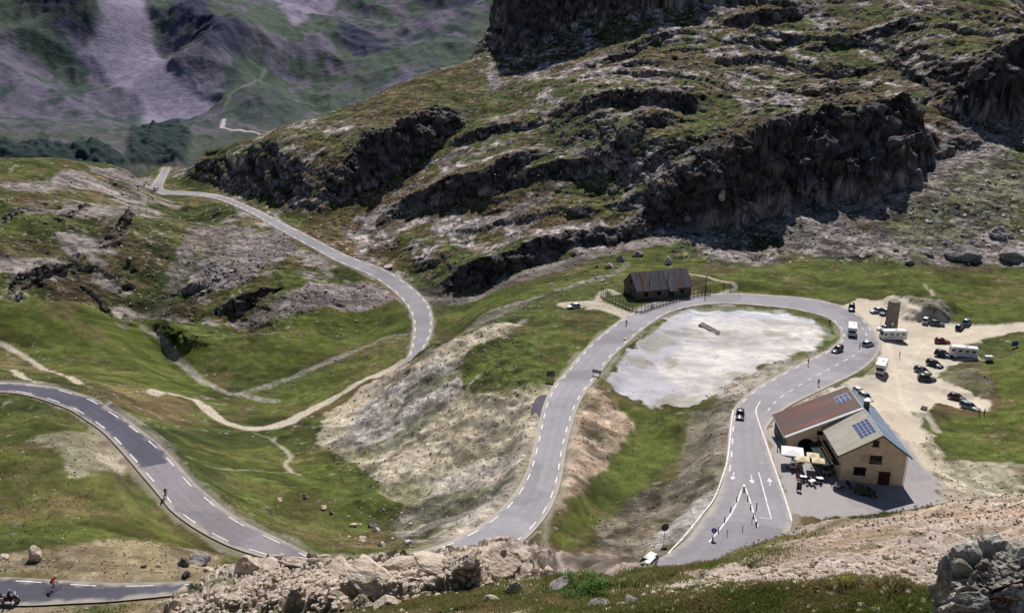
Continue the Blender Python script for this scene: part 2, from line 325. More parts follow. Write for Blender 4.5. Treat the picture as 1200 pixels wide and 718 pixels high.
dz += keep*mound*((ridged(Xr*.9+Yr*.45, (Yr*.9-Xr*.45)*.45, 6, 5, 65)-.5)*2.6)
pk_ = patch([(860,668),(905,645),(960,615),(1060,600),(1200,585),(1260,580),(1260,650),(1100,660),(960,672),(870,676)], 2, 2)*(Rf < 112); dz += pk_*((ridged(Xr*.5+Yr*.5, Yr*1.1-Xr*.3, 6, 5, 95)-.5)*1.5+(fbm(Xr, Yr, 1.2, 3, 96)-.5)*.5)
dz += m_white*((fbm(Xr, Yr, 15, 4, 97)-.5)*2.2+(ridged(Xr, Yr, 3, 3, 98)-.5)*.35)
tm = patch([(1040,354),(1060,344),(1095,348),(1120,366),(1100,378),(1065,374),(1052,366)], 4, 2); dz += tm*(2.6+(fbm(Xr, Yr, 4, 3, 66)-.5)*1.6)
tm2 = patch([(1095,438),(1135,432),(1165,445),(1160,464),(1118,466),(1098,452)], 3, 2); dz += tm2*(1.0+(fbm(Xr, Yr, 3, 3, 67)-.5)*.8)
sl = patch([(700,610),(760,570),(820,545),(850,490),(850,555),(830,590),(790,645),(740,665),(620,690),(660,650)], 3, 3)+patch([(676,482),(688,452),(735,490),(700,560),(668,590),(655,600)], 2, 2); dz += keep*sl*(ridged(Xr, Yr, 5, 4, 68)-.5)*1.3
dz += keep*(1-m_mount)*(1-m_lot)*(1-m_white)*sst(110, 170, Rf)*((fbm(Xr, Yr, 24, 3, 93)-.5)*2.4+(ridged(Xr, Yr, 9, 3, 94)-.5)*.7)
# foreground crags
a_fg = np.arctan2(Xf, Yf)
fgw = sst(100, 70, Rf)
crag = patch([(255,668),(300,655),(380,660),(440,650),(540,640),(612,655),(640,672),(560,690),(470,706),(360,725),(200,730)], .4, 1.2)
def cell(x, y, s, seed):
    x = x/s; y = y/s; ix = np.floor(x); iy = np.floor(y); b = np.full(x.shape, 9., np.float32); hv = np.zeros(x.shape, np.float32); b2 = b.copy()
    for i in (-1, 0, 1):
        for j in (-1, 0, 1):
            px = ix+i+_h(ix+i, iy+j, seed)*.9; py = iy+j+_h(ix+i, iy+j, seed+5)*.9; d = np.hypot(x-px, y-py).astype(np.float32)
            m = d < b; b2 = np.where(m, b, np.minimum(b2, d)); hv = np.where(m, _h(ix+i, iy+j, seed+9), hv); b = np.where(m, d, b)
    return b, b2, hv
wx = Xr+(fbm(Xr, Yr, 1.1, 3, 51)-.5)*1.1; wy = Yr+(fbm(Xr, Yr, 1.1, 3, 52)-.5)*1.1
fidx = np.nonzero(Rf < 130)[0]
def crags(s, seed, amp):
    o = np.zeros(Xf.shape, np.float32); b, b2, hv = cell(wx[fidx], wy[fidx], s, seed); o[fidx] = (hv*sst(0, .28, b2-b)-.25+(.35-b*.35))*amp; return o
c1 = crags(2.6, 11, .36); c2 = crags(.85, 12, .3); c3 = crags(.32, 13, .12)
dz += crag*(c1+c2+c3+.35)
fgrough = fgw*(1-crag)
stony = sst(.5, .66, fbm(Xr, Yr, 4, 4, 55))
dz += fgrough*sst(9.5, 20, Rf)*((fbm(Xr, Yr, 5, 4, 53)-.5)*1.3*sst(14, 30, Rf)+c2*.5*stony+c3*.8*stony+(fbm(Xr, Yr, .5, 3, 54)-.5)*.12)
Zf = Zf+dz; G.Z = Zf.reshape(G.Z.shape)

# break the walls up in three dimensions
def normals(S):
    P = np.stack([S.X, S.Y, S.Z], -1); du = np.gradient(P, axis=0); dv = np.gradient(P, axis=1)
    n = np.cross(dv, du); n /= np.linalg.norm(n, axis=-1, keepdims=True)+1e-12
    n *= np.sign(n[..., 2:3]); return n
Nn = normals(G).reshape(-1, 3)
st = sst(.86, .62, Nn[:, 2])*keep*np.maximum(np.maximum(m_mount, m_hill), cliff_mask)
ii = np.nonzero(st > .02)[0]
b3 = fbm3(Xr[ii], Yr[ii], Zf[ii]*1.7, 9, 4, 401)-.5; b4 = 1-np.abs(2*vn3(Xr[ii], Yr[ii], Zf[ii]*2.2, 4.2, 411)-1); lay = vn(Zf[ii]+fbm(Xr[ii], Yr[ii], 30, 2, 415)*14, Zf[ii]*0, 2.6, 421)-.5
disp = (b3*4.5+(b4-.5)*1.6+lay*2.4)*st[ii]
al = Xr[ii]*.95+Yr[ii]*.2+fbm(Xr[ii], Yr[ii], 12, 2, 431)*4; zz = Zf[ii]*1.25+al*.12
q1, q2, hv1 = cell(al, zz, 6.5, 441); r1, r2, hv2 = cell(al+3, zz, 2.6, 442)
disp += ((hv1-.5)*3.4+(hv2-.5)*1.3-sst(.16, .0, q2-q1)*1.3-sst(.18, 0, r2-r1)*.5)*st[ii]
crack = np.zeros(Xf.shape, np.float32); crack[ii] = (sst(.14, .0, q2-q1)*.8+sst(.16, .0, r2-r1)*.5)*st[ii]; tone = np.zeros(Xf.shape, np.float32); tone[ii] = ((hv1-.5)*.5+(hv2-.5)*.5)*st[ii]
nh = Nn[ii].copy(); nh[:, 2] *= .35
Xf = Xf.copy(); Yf = Yf.copy(); Xf[ii] += nh[:, 0]*disp; Yf[ii] += nh[:, 1]*disp; Zf[ii] += nh[:, 2]*disp
G.X = Xf.reshape(G.X.shape); G.Y = Yf.reshape(G.Y.shape); G.Z = Zf.reshape(G.Z.shape)
# ------------------------------------------------------------------ colour of the ground
Nz = normals(G)[..., 2].ravel().astype(np.float32)
def col(*c): return np.array(c, np.float32)
def mix(A, B, t): return A+(B-A)*t[:, None]
zc = Zf*sst(150, 300, Rf); Xs, Ys = Xr+zc*.9, Yr+zc*1.6
nA = fbm(Xr, Yr, 30, 4, 101); nB = fbm(Xs, Ys, 9, 4, 102); nC = fbm(Xs, Ys, 2.2, 3, 103); nD = vn(Xs, Ys, .7, 104)
C = np.tile(col(.074, .088, .024), (Xf.size, 1))
def paint(c, t):
    global C
    C = mix(C, c if c.ndim == 2 else np.broadcast_to(c, C.shape), np.clip(t, 0, 1))
def two(a, b, n): return mix(np.broadcast_to(a, C.shape), b, n)
# grass with darker, dry and heathery blotches
paint(col(.045, .060, .017), sst(.45, .62, nA)*.8)
paint(col(.105, .118, .032), sst(.55, .7, nB)*.6)
paint(col(.15, .115, .058), sst(.52, .66, fbm(Xr, Yr, 22, 5, 105))*.75)
paint(col(.10, .065, .035), sst(.56, .68, fbm(Xr, Yr, 18, 4, 106))*.6)
C *= (.55+.9*nC)[:, None]
paint(col(.30, .27, .24), sst(.86, .93, vn(Xr, Yr, 1.3, 107))*sst(.5, .6, nB)*.8*sst(60, 150, Rf))
# slopes: rock where it is steep, thin brown turf elsewhere
steep = sst(.76, .62, Nz+(nC-.5)*.22)
rock = two(col(.17, .15, .155), col(.40, .355, .35), sst(.35, .7, nC)); rock = mix(rock, col(.085, .075, .08), sst(.48, .68, fbm(Xs, Ys, 5, 4, 108))*.8)
turf = two(col(.085, .068, .028), col(.068, .082, .022), sst(.42, .58, nA)); turf = mix(turf, col(.12, .072, .036), sst(.5, .65, nB)*.6)*(.58+1.2*nC)[:, None]
paint(turf, m_mount*.95)
upper = patch([(560,60),(700,30),(800,-20),(1260,-30),(1260,60),(1110,40),(1000,110),(930,150),(800,150),(700,190),(610,120)], 8, 30)
bare = sst(.47, .60, fbm(Xr, Yr, 26, 5, 109)+upper*.085)
pale = two(col(.24, .20, .20), col(.55, .48, .47), sst(.4, .7, fbm(Xr, Yr, 3, 3, 110)))
paint(pale, m_mount*bare*sst(.45, .62, fbm(Xr, Yr, 6, 4, 111))*.9)
paint(rock, np.maximum(m_mount, m_hill*.8)*steep)
paint(two(col(.26, .21, .21), col(.40, .35, .34), nC), m_hill*sst(.56, .64, fbm(Xs, Ys, 14, 6, 112))*.75)
tal = two(col(.20, .175, .16), col(.34, .30, .28), nC); tal = mix(tal, col(.10, .082, .075), sst(.45, .6, nB)*.7)
paint(tal, m_talus*sst(.72, .52, fbm(Xr, Yr, 22, 4, 113))); paint(tal*.95, m_talus2*.9)
paint(two(col(.40, .36, .34), col(.14, .12, .12), nD), m_talus*sst(.55, .7, nB)*.5)
bright = two(col(.072, .096, .019), col(.118, .136, .029), nB)*(.65+.7*nC)[:, None]
for pg, a in [([(1040,262),(1100,215),(1150,190),(1260,150),(1260,285),(1170,265),(1110,285),(1060,290)], .55),
              ([(500,372),(560,350),(640,325),(740,298),(800,285),(840,300),(820,320),(730,325),(640,345),(560,372),(510,386)], .85),
              ([(835,322),(900,315),(960,300),(1040,300),(1100,320),(1200,315),(1260,315),(1260,380),(1120,378),(1075,345),(1000,352),(930,350),(840,340)], .85),
              ([(0,350),(120,355),(200,385),(235,430),(250,450),(180,458),(120,455),(60,430),(0,400),(-60,400),(-60,350)], .75),
              ([(170,385),(300,388),(470,352),(480,370),(470,392),(400,405),(330,440),(250,432),(200,400)], .8),
              ([(290,462),(380,430),(470,400),(475,418),(430,440),(370,475),(320,490)], .7),
              ([(540,422),(590,402),(650,385),(700,385),(690,405),(655,432),(640,446),(570,452),(538,440)], .85),
              ([(712,458),(760,478),(800,490),(788,540),(730,598),(660,635),(640,632),(668,600),(700,560),(740,510),(735,495)], .8),
              ([(0,480),(90,500),(140,560),(200,620),(240,640),(150,640),(60,632),(0,630),(-50,630),(-50,480)], .6),
              ([(250,520),(330,520),(400,520),(470,560),(440,620),(400,640),(330,620),(280,590)], .55),
              ([(1085,490),(1200,470),(1260,470),(1260,540),(1180,545),(1130,530),(1090,515)], .9),
              ([(1150,425),(1200,400),(1260,395),(1260,470),(1180,480),(1165,455)], .9),
              ([(640,672),(700,662),(800,665),(860,650),(930,625),(945,640),(860,675),(960,690),(800,706),(640,720)], .5)]:
    paint(bright, patch(pg, 1.5, 5 if pg[0][1] < 640 else 1.5)*a*sst(.70, .55, nB*.5+nC*.5)*(1-m_lot))
heath = two(col(.13, .085, .045), col(.17, .135, .065), nC)
for pg in ([(-40,560),(100,556),(200,578),(250,600),(160,618),(60,600),(-40,604)], [(150,452),(240,462),(330,500),(300,512),(200,490)], [(270,590),(350,600),(420,640),(300,630)], [(620,395),(690,375),(700,392),(640,420)], [(1085,338),(1200,345),(1200,356),(1100,352)], [(760,560),(800,540),(790,600),(740,630)], [(690,590),(730,570),(720,610),(680,630)], [(60,365),(120,362),(150,400),(90,410)]):
    paint(heath, patch(pg, 3, 9)*.65*sst(.42, .6, fbm(Xr, Yr, 5, 4, 195)))
# screes
def scree(c1, c2, c3=None):
    s = two(c1, c2, sst(.3, .7, nC)); s = mix(s, s*.62, sst(.6, .8, nD)*.6); return mix(s, c3 if c3 is not None else c1*.6, sst(.55, .72, nB)*.5)
purple = scree(col(.22, .18, .185), col(.31, .26, .265)); beige = scree(col(.50, .415, .315), col(.62, .545, .44), col(.34, .28, .19)); grey = scree(col(.36, .325, .31), col(.48, .445, .435)); pink = scree(col(.46, .325, .245), col(.54, .415, .325), col(.35, .25, .165))
scree_mask = np.zeros(Xf.shape, np.float32)
for pg, cc, a, amp in [([(205,345),(225,318),(245,298),(330,262),(352,290),(300,318),(290,330),(245,342)], purple, .9, 5),
              ([(262,380),(330,348),(375,332),(440,332),(462,350),(400,366),(300,384)], purple, .85, 4),
              ([(232,265),(262,262),(300,270),(250,300),(222,325),(205,345),(150,385),(140,380),(190,330)], purple, .6, 6),
              ([(140,200),(178,203),(178,222),(150,262),(120,262),(150,225)], purple, .5, 3),
              ([(365,520),(385,480),(440,445),(480,425),(520,402),(560,385),(620,372),(600,388),(545,412),(530,440),(560,460),(600,456),(645,450),(640,500),(620,540),(600,590),(540,632),(520,632),(470,600),(440,560),(400,535)], beige, .82, 3),
              ([(390,520),(430,470),(500,425),(530,430),(548,455),(500,500),(450,530)], grey, .8, 2),
              ([(460,610),(520,560),(600,520),(622,510),(615,560),(590,595),(540,632),(480,640)], grey, .5, 3),
              ([(676,482),(688,452),(705,458),(735,490),(742,500),(715,535),(695,565),(668,590),(655,600),(664,540)], pink, .85, 2),
              ([(700,610),(760,570),(820,545),(850,480),(856,500),(850,555),(830,590),(790,645),(740,665),(620,690),(660,650)], scree(col(.20,.16,.13), col(.30,.25,.21), col(.12,.10,.06)), .75, 4),
              ([(800,600),(850,570),(838,590),(800,635),(770,650),(750,640)], grey, .8, 2),
              ([(845,452),(900,428),(960,408),(980,404),(930,432),(885,452),(862,470),(835,475)], scree(col(.34,.29,.24), col(.48,.42,.37)), .85, 1.5),
              ([(800,480),(855,470),(852,520),(830,545),(790,560),(800,520)], scree(col(.22,.18,.15), col(.32,.27,.23)), .7, 3),
              ([(560,372),(620,350),(720,318),(735,308),(725,322),(640,345),(570,380),(540,392)], scree(col(.24,.20,.17), col(.38,.34,.31)), .6, 3),
              ([(120,482),(165,488),(200,530),(240,580),(280,606),(270,606),(230,572),(190,525),(150,490)], grey, .3, 4),
              ([(50,515),(110,505),(160,545),(150,565),(95,560)], beige, .5, 4),
              ([(-50,652),(60,645),(150,632),(260,650),(272,672),(270,676),(120,682),(-50,672)], scree(col(.33,.25,.17), col(.42,.33,.24), col(.2,.17,.08)), .7, 4),
              ([(-50,712),(100,710),(260,695),(260,720),(100,740),(-50,740)], scree(col(.33,.25,.17), col(.42,.33,.24)), .7, 2),
              ([(860,665),(905,645),(960,612),(1060,600),(1200,582),(1260,578),(1260,640),(1100,655),(960,668),(870,672)], pink, .92, 2),
              ([(1068,505),(1085,500),(1110,545),(1140,580),(1200,570),(1200,585),(1100,595),(1098,560),(1080,530)], beige, .8, 3),
              ([(1110,540),(1200,545),(1240,590),(1100,600)], beige, .6, 4),
              ([(960,455),(1000,452),(985,470),(930,482),(915,486)], beige, .6, 2),
              ([(1085,438),(1140,430),(1165,445),(1160,465),(1110,462)], scree(col(.26,.22,.17), col(.22,.22,.10)), .7, 2),
              ([(1045,350),(1065,345),(1100,350),(1118,370),(1090,378),(1060,366)], scree(col(.27,.23,.20), col(.33,.29,.25)), .8, 2),
              ([(1060,225),(1110,195),(1105,230),(1010,262),(930,262)], scree(col(.30,.24,.215), col(.35,.29,.26)), .6, 4),
              ([(560,640),(620,560),(640,470),(648,452),(632,460),(612,520),(600,575),(560,610),(520,630)], beige, .6, 1.5)]:
    pm_ = patch(pg, 1.2, amp); scree_mask = np.maximum(scree_mask, pm_*a); paint(cc, pm_*a*sst(.85, .5, fbm(Xr, Yr, 6, 3, 120)*.6+nA*.4+.0))
paint(bright*.8, mound*sst(.56, .66, fbm(Xr*.6+Yr*.4, Yr-Xr*.4, 12, 4, 121))*.6)
dark = fbm(Xs, Ys, 4.5, 5, 160); C *= (1-.55*sst(.5, .66, dark)*np.clip(m_talus+m_mount*.5+mound*.8+sl, 0, 1))[:, None]
C *= (1-.35*sst(.48, .62, fbm(Xr*.7, Yr*1.2, 7, 5, 161))*(1-m_lot)*(1-m_white)*(1-m_yard))[:, None]
peb = sst(.66, .8, vn(Xs, Ys, .9, 162))*sst(.4, .6, nB); paint(C*1.5, peb*np.clip(m_talus+mound*.8+sl, 0, 1)*.8)
fine = vn(Xs, Ys, .75, 170)*.5+vn(Xs, Ys, 1.7, 171)*.5
C *= (1+np.clip((fine-.5)*2.4, -.75, .9)*(.35+.65*np.clip(m_mount+m_talus+m_hill*.7, 0, 1))*(1-m_lot)*(1-m_white)*(1-m_yard)*sst(60, 120, Rf))[:, None]
spk = sst(.80, .88, vn(Xs, Ys, 1.1, 172))*sst(.42, .6, nB)*np.clip(m_mount+m_talus+m_hill*.6, 0, 1); paint(pale, spk*.85)
# tracks, streams
track = two(col(.42, .36, .29), col(.50, .44, .36), nC); stream = two(col(.34, .31, .27), col(.20, .18, .15), sst(.4, .6, nD))
for ln, w, cc, a in [([(180,461),(205,463),(230,470),(250,486),(272,498),(300,502),(335,495),(370,477),(400,461),(440,440),(475,424)], 1.9, track, .95),
                  ([(-20,396),(10,407),(50,432),(92,449)], 1.0, track, .9), ([(-20,424),(15,433),(45,447)], 1.0, track, .9),
                  ([(168,384),(200,412),(225,436),(255,455),(285,463),(322,470)], 1.3, stream, .85), ([(285,461),(330,446),(370,430),(430,405),(475,392)], 1.0, stream, .6),
                  ([(300,508),(325,520),(340,535),(335,545),(352,557)], .45, track, .7), ([(240,545),(290,550),(340,552)], .35, track, .4),
                  ([(1250,386),(1200,385),(1150,388),(1120,388)], 2.6, track, .95), ([(830,352),(850,342),(862,338),(858,332),(840,328),(800,320)], .8, track, .8),
                  ([(664,357),(690,355),(712,362),(740,372)], 3.0, track, .95), ([(722,345),(710,340),(700,352),(690,362)], 1.3, track, .8),
                  ([(1083,333),(1087,340),(1094,346)], .35, track, .8), ([(1098,505),(1080,480),(1072,520),(1090,555)], 1.0, track, .7),
                  ([(555,470),(548,455),(560,440)], .5, track, .5), ([(470,260),(500,240),(530,225)], .4, track, .5),
                  ([(675,490),(660,580),(640,620),(600,655)], .6, track, .3)]:
    paint(cc, strip(ln, w, .5, .8)*a)
# white scree flat and the gravel car park
white = two(col(.46, .455, .49), col(.62, .615, .635), sst(.35, .65, nB)); white = mix(white, col(.62, .55, .47), sst(.46, .6, fbm(Xr, Yr, 26, 5, 135))*.5); white = mix(white, col(.33, .30, .30), sst(.56, .7, fbm(Xr*.6, Yr*1.3, 9, 5, 136))*.5)*(.78+.44*nC)[:, None]
paint(white, m_white*.97); paint(col(.40, .39, .44)*np.float32(1), m_white*patch([(700,456),(735,405),(778,372),(812,372),(800,400),(775,425),(800,470),(760,482),(715,470)], 2, 6)*.75)
paint(col(.22, .20, .12), m_white*sst(.62, .72, fbm(Xr, Yr, 12, 4, 130))*.5)
lot = two(col(.58, .50, .385), col(.52, .46, .39), nA)*(.88+.24*nC)[:, None]
paint(lot, m_lot*.97)
paint(two(col(.33, .30, .305), col(.39, .365, .36), fbm(Xr, Yr, 12, 4, 190)), m_yard*.97); paint(col(.24, .22, .225), m_yard*sst(.58, .66, fbm(Xr, Yr, 8, 3, 191))*.4)
paint(col(.55, .47, .36), strip([(985,478),(1022,470),(1062,512),(1095,548)], 2.2, .5, 1)*.8)
paint(bright*.9, strip([(815,360),(860,361),(910,366),(955,375),(976,387),(974,400),(955,412),(935,418)], 1.9, .8, 1.6)*.75*(1-sst(.6, .7, nB)))
paint(bright*.8, strip([(730,405),(755,392),(778,375)], 1.2, .5, 1)*.8); paint(bright*.8, strip([(702,448),(715,432),(730,412)], 1.0, .5, 1.2)*.7)
paint(bright*.8, patch([(1012,428),(1030,412),(1034,425),(1022,438),(1010,440)], .5, .6)*.7)
lt = np.maximum.reduce([strip(l_, .5, .4, .6) for l_ in ([(1000,372),(1040,392),(1080,405),(1120,425),(1150,478)], [(1010,395),(1030,420),(1060,440),(1100,470)], [(1020,450),(1060,430),(1090,400),(1140,388)], [(1040,400),(1050,440),(1062,480)])]); paint(col(.66, .58, .46), lt*m_lot*.5)
paint(col(.40, .35, .28), m_lot*sst(.6, .72, fbm(Xr, Yr, 7, 4, 180))*.5)
# verges
paint(two(col(.38, .33, .27), col(.30, .26, .21), nC), sst(1.2, .3, road_d+(nB-.5)*3+(nC-.5)*1.5)*.5)
paint(pink*.62, pk_*sst(.5, .62, fbm(Xr*.5+Yr*.5, Yr*1.6-Xr*.4, 4, 5, 175))*.8); paint(col(.12, .11, .05), pk_*sst(.58, .68, fbm(Xr, Yr, 5, 4, 176))*.7)
# cliffs and crags
cf = two(col(.045, .038, .042), col(.125, .105, .11), sst(.3, .7, nC)); cf = mix(cf, col(.085, .062, .04), sst(.5, .7, nB)*.5); cf = mix(cf, col(.02, .018, .02), sst(.5, .66, fbm(Xs, Ys, 6, 3, 150))*.6)
paint(cf*1.15, cliff_mask*(.95-.3*m_hill))  # shade of the rock walls is put into their darker colour
C *= (1-.6*np.clip(crack, 0, 1))[:, None]*(1+tone*.8)[:, None]
cr = two(col(.40, .325, .27), col(.56, .475, .40), sst(.3, .7, nB)); cr = mix(cr, cr*.6, sst(.55, .8, nD)*.5)
lich = sst(.62, .7, fbm(Xr, Yr, .9, 3, 131)); cr = mix(cr, col(.16, .12, .10), lich*.35)
paint(cr, crag*.96); paint(bright*.7, crag*sst(.6, .68, fbm(Xr, Yr, 2.5, 3, 132))*.7)
fgs = fgw*(1-crag)*sst(-.12, .02, a_fg)
paint(two(col(.36, .29, .25), col(.50, .42, .37), sst(.3, .7, nD)), np.clip(fgs*stony, 0, 1)*.85)
rg = patch([(1000,718),(1095,600),(1260,580),(1260,760),(1000,760)], .5, 1)*sst(50, 30, Rf)
paint(two(col(.30, .25, .22), col(.46, .40, .36), nD), rg*.75)
ALPHA = np.clip(.55+.45*np.clip(m_mount+m_talus+m_hill+scree_mask+cliff_mask+fgw, 0, 1)-.9*np.maximum(np.maximum(m_lot, m_white), m_yard), .06, 1)
C = np.clip(C*(.93+.14*vn(Xr, Yr, .35, 140))[:, None], .004, .9)
# fine random variation of tone over the whole ground
# ------------------------------------------------------------------ materials
def new_mat(name, rough=.9, spec=.2):
    m = bpy.data.materials.new(name); m.use_nodes = True; nt = m.node_tree; b = nt.nodes['Principled BSDF']
    b.inputs['Roughness'].default_value = rough; b.inputs['Specular IOR Level'].default_value = spec
    return m, nt, b
def ground_mat(name, s1=1.1, s2=.22, bump=.6, dist=.16, tint=None, attr='Col'):
    m, nt, b = new_mat(name, .95, .08); N = nt.nodes; L = nt.links
    at = N.new('ShaderNodeVertexColor'); at.layer_name = attr
    tc = N.new('ShaderNodeNewGeometry')
    n1 = N.new('ShaderNodeTexNoise'); n1.inputs['Scale'].default_value = s1; n1.inputs['Detail'].default_value = 6; n1.inputs['Roughness'].default_value = .8
    L.new(tc.outputs['Position'], n1.inputs['Vector'])
    v = N.new('ShaderNodeTexVoronoi'); v.inputs['Scale'].default_value = s2*6; L.new(tc.outputs['Position'], v.inputs['Vector'])
    mr = N.new('ShaderNodeMapRange'); mr.inputs[1].default_value = .3; mr.inputs[2].default_value = .7; mr.inputs[3].default_value = .62; mr.inputs[4].default_value = 1.38; L.new(n1.outputs['Fac'], mr.inputs[0])
    mx = N.new('ShaderNodeVectorMath'); mx.operation = 'SCALE'; L.new(at.outputs['Color'], mx.inputs[0]); am0 = N.new('ShaderNodeMix'); am0.inputs[2].default_value = 1; L.new(at.outputs['Alpha'], am0.inputs[0]); L.new(mr.outputs[0], am0.inputs[3]); L.new(am0.outputs[0], mx.inputs['Scale'])
    L.new(mx.outputs[0], b.inputs['Base Color'])
    ad = N.new('ShaderNodeMath'); ad.operation = 'MULTIPLY_ADD'; ad.inputs[1].default_value = .5; L.new(v.outputs['Distance'], ad.inputs[0]); L.new(n1.outputs['Fac'], ad.inputs[2])
    bp = N.new('ShaderNodeBump'); bp.inputs['Strength'].default_value = bump; bp.inputs['Distance'].default_value = dist; L.new(ad.outputs[0], bp.inputs['Height']); am = N.new('ShaderNodeMath'); am.operation = 'MULTIPLY'; am.inputs[1].default_value = bump; L.new(at.outputs['Alpha'], am.inputs[0]); L.new(am.outputs[0], bp.inputs['Strength']); L.new(bp.outputs[0], b.inputs['Normal'])
    return m
col_ = bpy.context.scene.collection
def sheet_mesh(name, S, C, mat, label=None, alpha=None, flatm=None):
    nc, nr = S.nc, S.nr; V = np.stack([S.X, S.Y, S.Z], -1).reshape(-1, 3).astype(np.float32)
    i, j = np.meshgrid(np.arange(nc-1), np.arange(nr-1), indexing='ij'); a = (i*nr+j).ravel()
    Fq = np.stack([a, a+nr, a+nr+1, a+1], -1).astype(np.int32)
    me = bpy.data.meshes.new(name); me.vertices.add(len(V)); me.vertices.foreach_set('co', V.ravel())
    me.loops.add(Fq.size); me.loops.foreach_set('vertex_index', Fq.ravel()); me.polygons.add(len(Fq))
    me.polygons.foreach_set('loop_start', np.arange(0, Fq.size, 4, dtype=np.int32)); me.polygons.foreach_set('loop_total', np.full(len(Fq), 4, np.int32))
    me.update(calc_edges=True)
    ca = me.color_attributes.new('Col', 'FLOAT_COLOR', 'POINT'); ca.data.foreach_set('color', np.c_[C, np.ones(len(C)) if alpha is None else alpha].astype(np.float32).ravel())
    me.materials.append(mat); me.polygons.foreach_set('use_smooth', np.ones(len(Fq), bool) if flatm is None else flatm[Fq[:, 0]] < .5)
    o = bpy.data.objects.new(name, me); col_.objects.link(o); o['kind'] = 'structure'
    if label: o['label'] = label
    return o
# faces must look up
ground = sheet_mesh('ground', G, C, ground_mat('ground_soil_and_turf', 2.0), 'steep alpine ground of turf, scree and rock walls', ALPHA, np.maximum(crag, st*1.2))
# ------------------------------------------------------------------ far valley side
fpts = [pd(*p) for p in [(0,200,1050),(100,200,1050),(200,192,1080),(260,165,1200),(300,150,1300),(350,165,1250),(0,150,1220),(100,150,1260),(180,150,1300),(230,140,1350),(0,90,1420),(100,90,1480),(200,60,1560),(150,0,1850),(0,0,1750),(300,0,1900),(330,100,1500),(400,100,1500),(450,60,1650),(500,40,1700),(560,0,1900),(400,0,1950),(700,0,1900),
   (280,30,1560),(230,70,1450),(240,95,1420),(420,140,1350),(480,90,1480)]]
fpts += [(x, y, z) for x, y, z in [(-500,800,-190),(0,850,-190),(500,850,-100),(-600,1500,30),(0,1900,130),(-700,2300,420),(0,2500,460),(700,2300,300),(900,1500,100),(600,1100,-50),(-900,1300,-20)]]
H = Sheet(R(-36), R(30), 780, 2600, 700, 560, np.array(fpts))
hx, hy = H.X.ravel(), H.Y.ravel()
def hp(poly, soft=12, amp=50):
    P = np.array([H.hit(u, v)[:2] for u, v in poly]); d, _, _ = near_poly(hx, hy, P, None, True); d = np.where(inside(hx, hy, P), d, -d)+(fbm(hx, hy, 90, 5, 231)-.5)*amp
    return sst(-soft, soft, d)
fan = hp([(118,0),(170,0),(180,40),(195,80),(225,110),(255,130),(235,142),(190,150),(165,150),(155,110),(110,70),(95,62),(112,40),(120,20)], 8, 28)
fan2 = hp([(290,0),(330,20),(345,38),(360,35),(400,5),(400,-20),(300,-20)], 8, 25); fan3 = hp([(210,80),(240,95),(260,118),(245,122),(215,100)], 6, 14)
crg = np.maximum.reduce([hp([(15,0),(90,0),(98,18),(60,25),(20,15)], 8, 30), hp([(200,20),(230,-10),(250,20),(290,50),(285,70),(240,68),(225,50),(200,42)], 10, 35), hp([(395,40),(440,55),(460,70),(420,75),(400,60)], 8, 30), hp([(280,-10),(320,-10),(315,12),(290,12)], 8, 20), hp([(470,-10),(570,-10),(545,25),(500,25)], 8, 30)])
crs = np.maximum.reduce([hp(p_, 45, 50) for p_ in ([(15,0),(90,0),(98,18),(60,25),(20,15)], [(200,20),(230,-10),(250,20),(290,50),(285,70),(240,68),(225,50),(200,42)], [(395,40),(440,55),(460,70),(420,75),(400,60)])]); hkc = H.hit(308, 140); hk = hx*0
wood = np.maximum(hp([(-60,172),(0,172),(60,170),(120,176),(150,190),(150,215),(-60,215)], 5, 16), hp([(150,160),(175,152),(210,152),(225,165),(215,190),(150,192)], 5, 14)); knoll = hp([(275,150),(290,130),(305,119),(320,125),(345,145),(330,158),(290,158)], 6, 12)
H.Z += (((crs-crs)+(ridged(hx, hy, 260, 5, 201, .42)-.5)*60*(1-.6*wood)*(1-.9*fan)*sst(1050, 1500, H.Rr.ravel()) + (ridged(hx*1.6+hy*.3, hy*.6, 50, 5, 203, .5)-.5)*10*(1-fan*.9) + crs*(ridged(hx, hy, 60, 5, 204))*26 + sst(60, -40, hk)*20*0 + 18*np.exp(-((hx-hkc[0])**2+(hy-hkc[1])**2)/(2*38**2))).reshape(H.Z.shape))
if True:
    rr_ = fbm(hx, hy, 40, 4, 205); H.Z += (wood*(fbm(hx, hy, 9, 3, 206, .7)*11)).reshape(H.Z.shape)
hn = normals(H)[..., 2].ravel(); h1 = fbm(hx, hy, 140, 5, 211); h2 = fbm(hx, hy, 30, 4, 212); h3 = fbm(hx, hy, 8, 3, 213)
def mixf(c, t):
    global HC
    HC = mix(HC, np.broadcast_to(c, HC.shape) if c.ndim == 1 else c, np.clip(t, 0, 1).astype(np.float32))
HC = np.tile(col(.068, .095, .052), (hx.size, 1)); mixf(col(.042, .066, .045), sst(.45, .6, h1)); mixf(col(.15, .128, .165), sst(.50, .62, h2*.6+h1*.4+(1-hn)*.25)*.8)
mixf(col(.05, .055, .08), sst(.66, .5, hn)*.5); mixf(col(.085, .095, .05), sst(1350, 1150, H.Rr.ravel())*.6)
sc = mix(np.broadcast_to(col(.28, .245, .30), HC.shape), col(.225, .20, .25), fbm(hx, hy*.25, 14, 3, 214)); mixf(sc, np.maximum(np.maximum(fan, fan2), fan3*.7)*.95)
mixf(col(.32, .25, .24), fan*sst(1330, 1240, H.Rr.ravel())*.5)
mixf(col(.03, .034, .06), crg*.85); mixf(col(.020, .042, .022), wood*.92); mixf(col(.05, .07, .05), knoll*.7)
def hs(ln, w):
    P = np.array([H.hit(u, v)[:2] for u, v in ln]); d, _, _ = near_poly(hx, hy, P); return sst(w, w*.5, d)
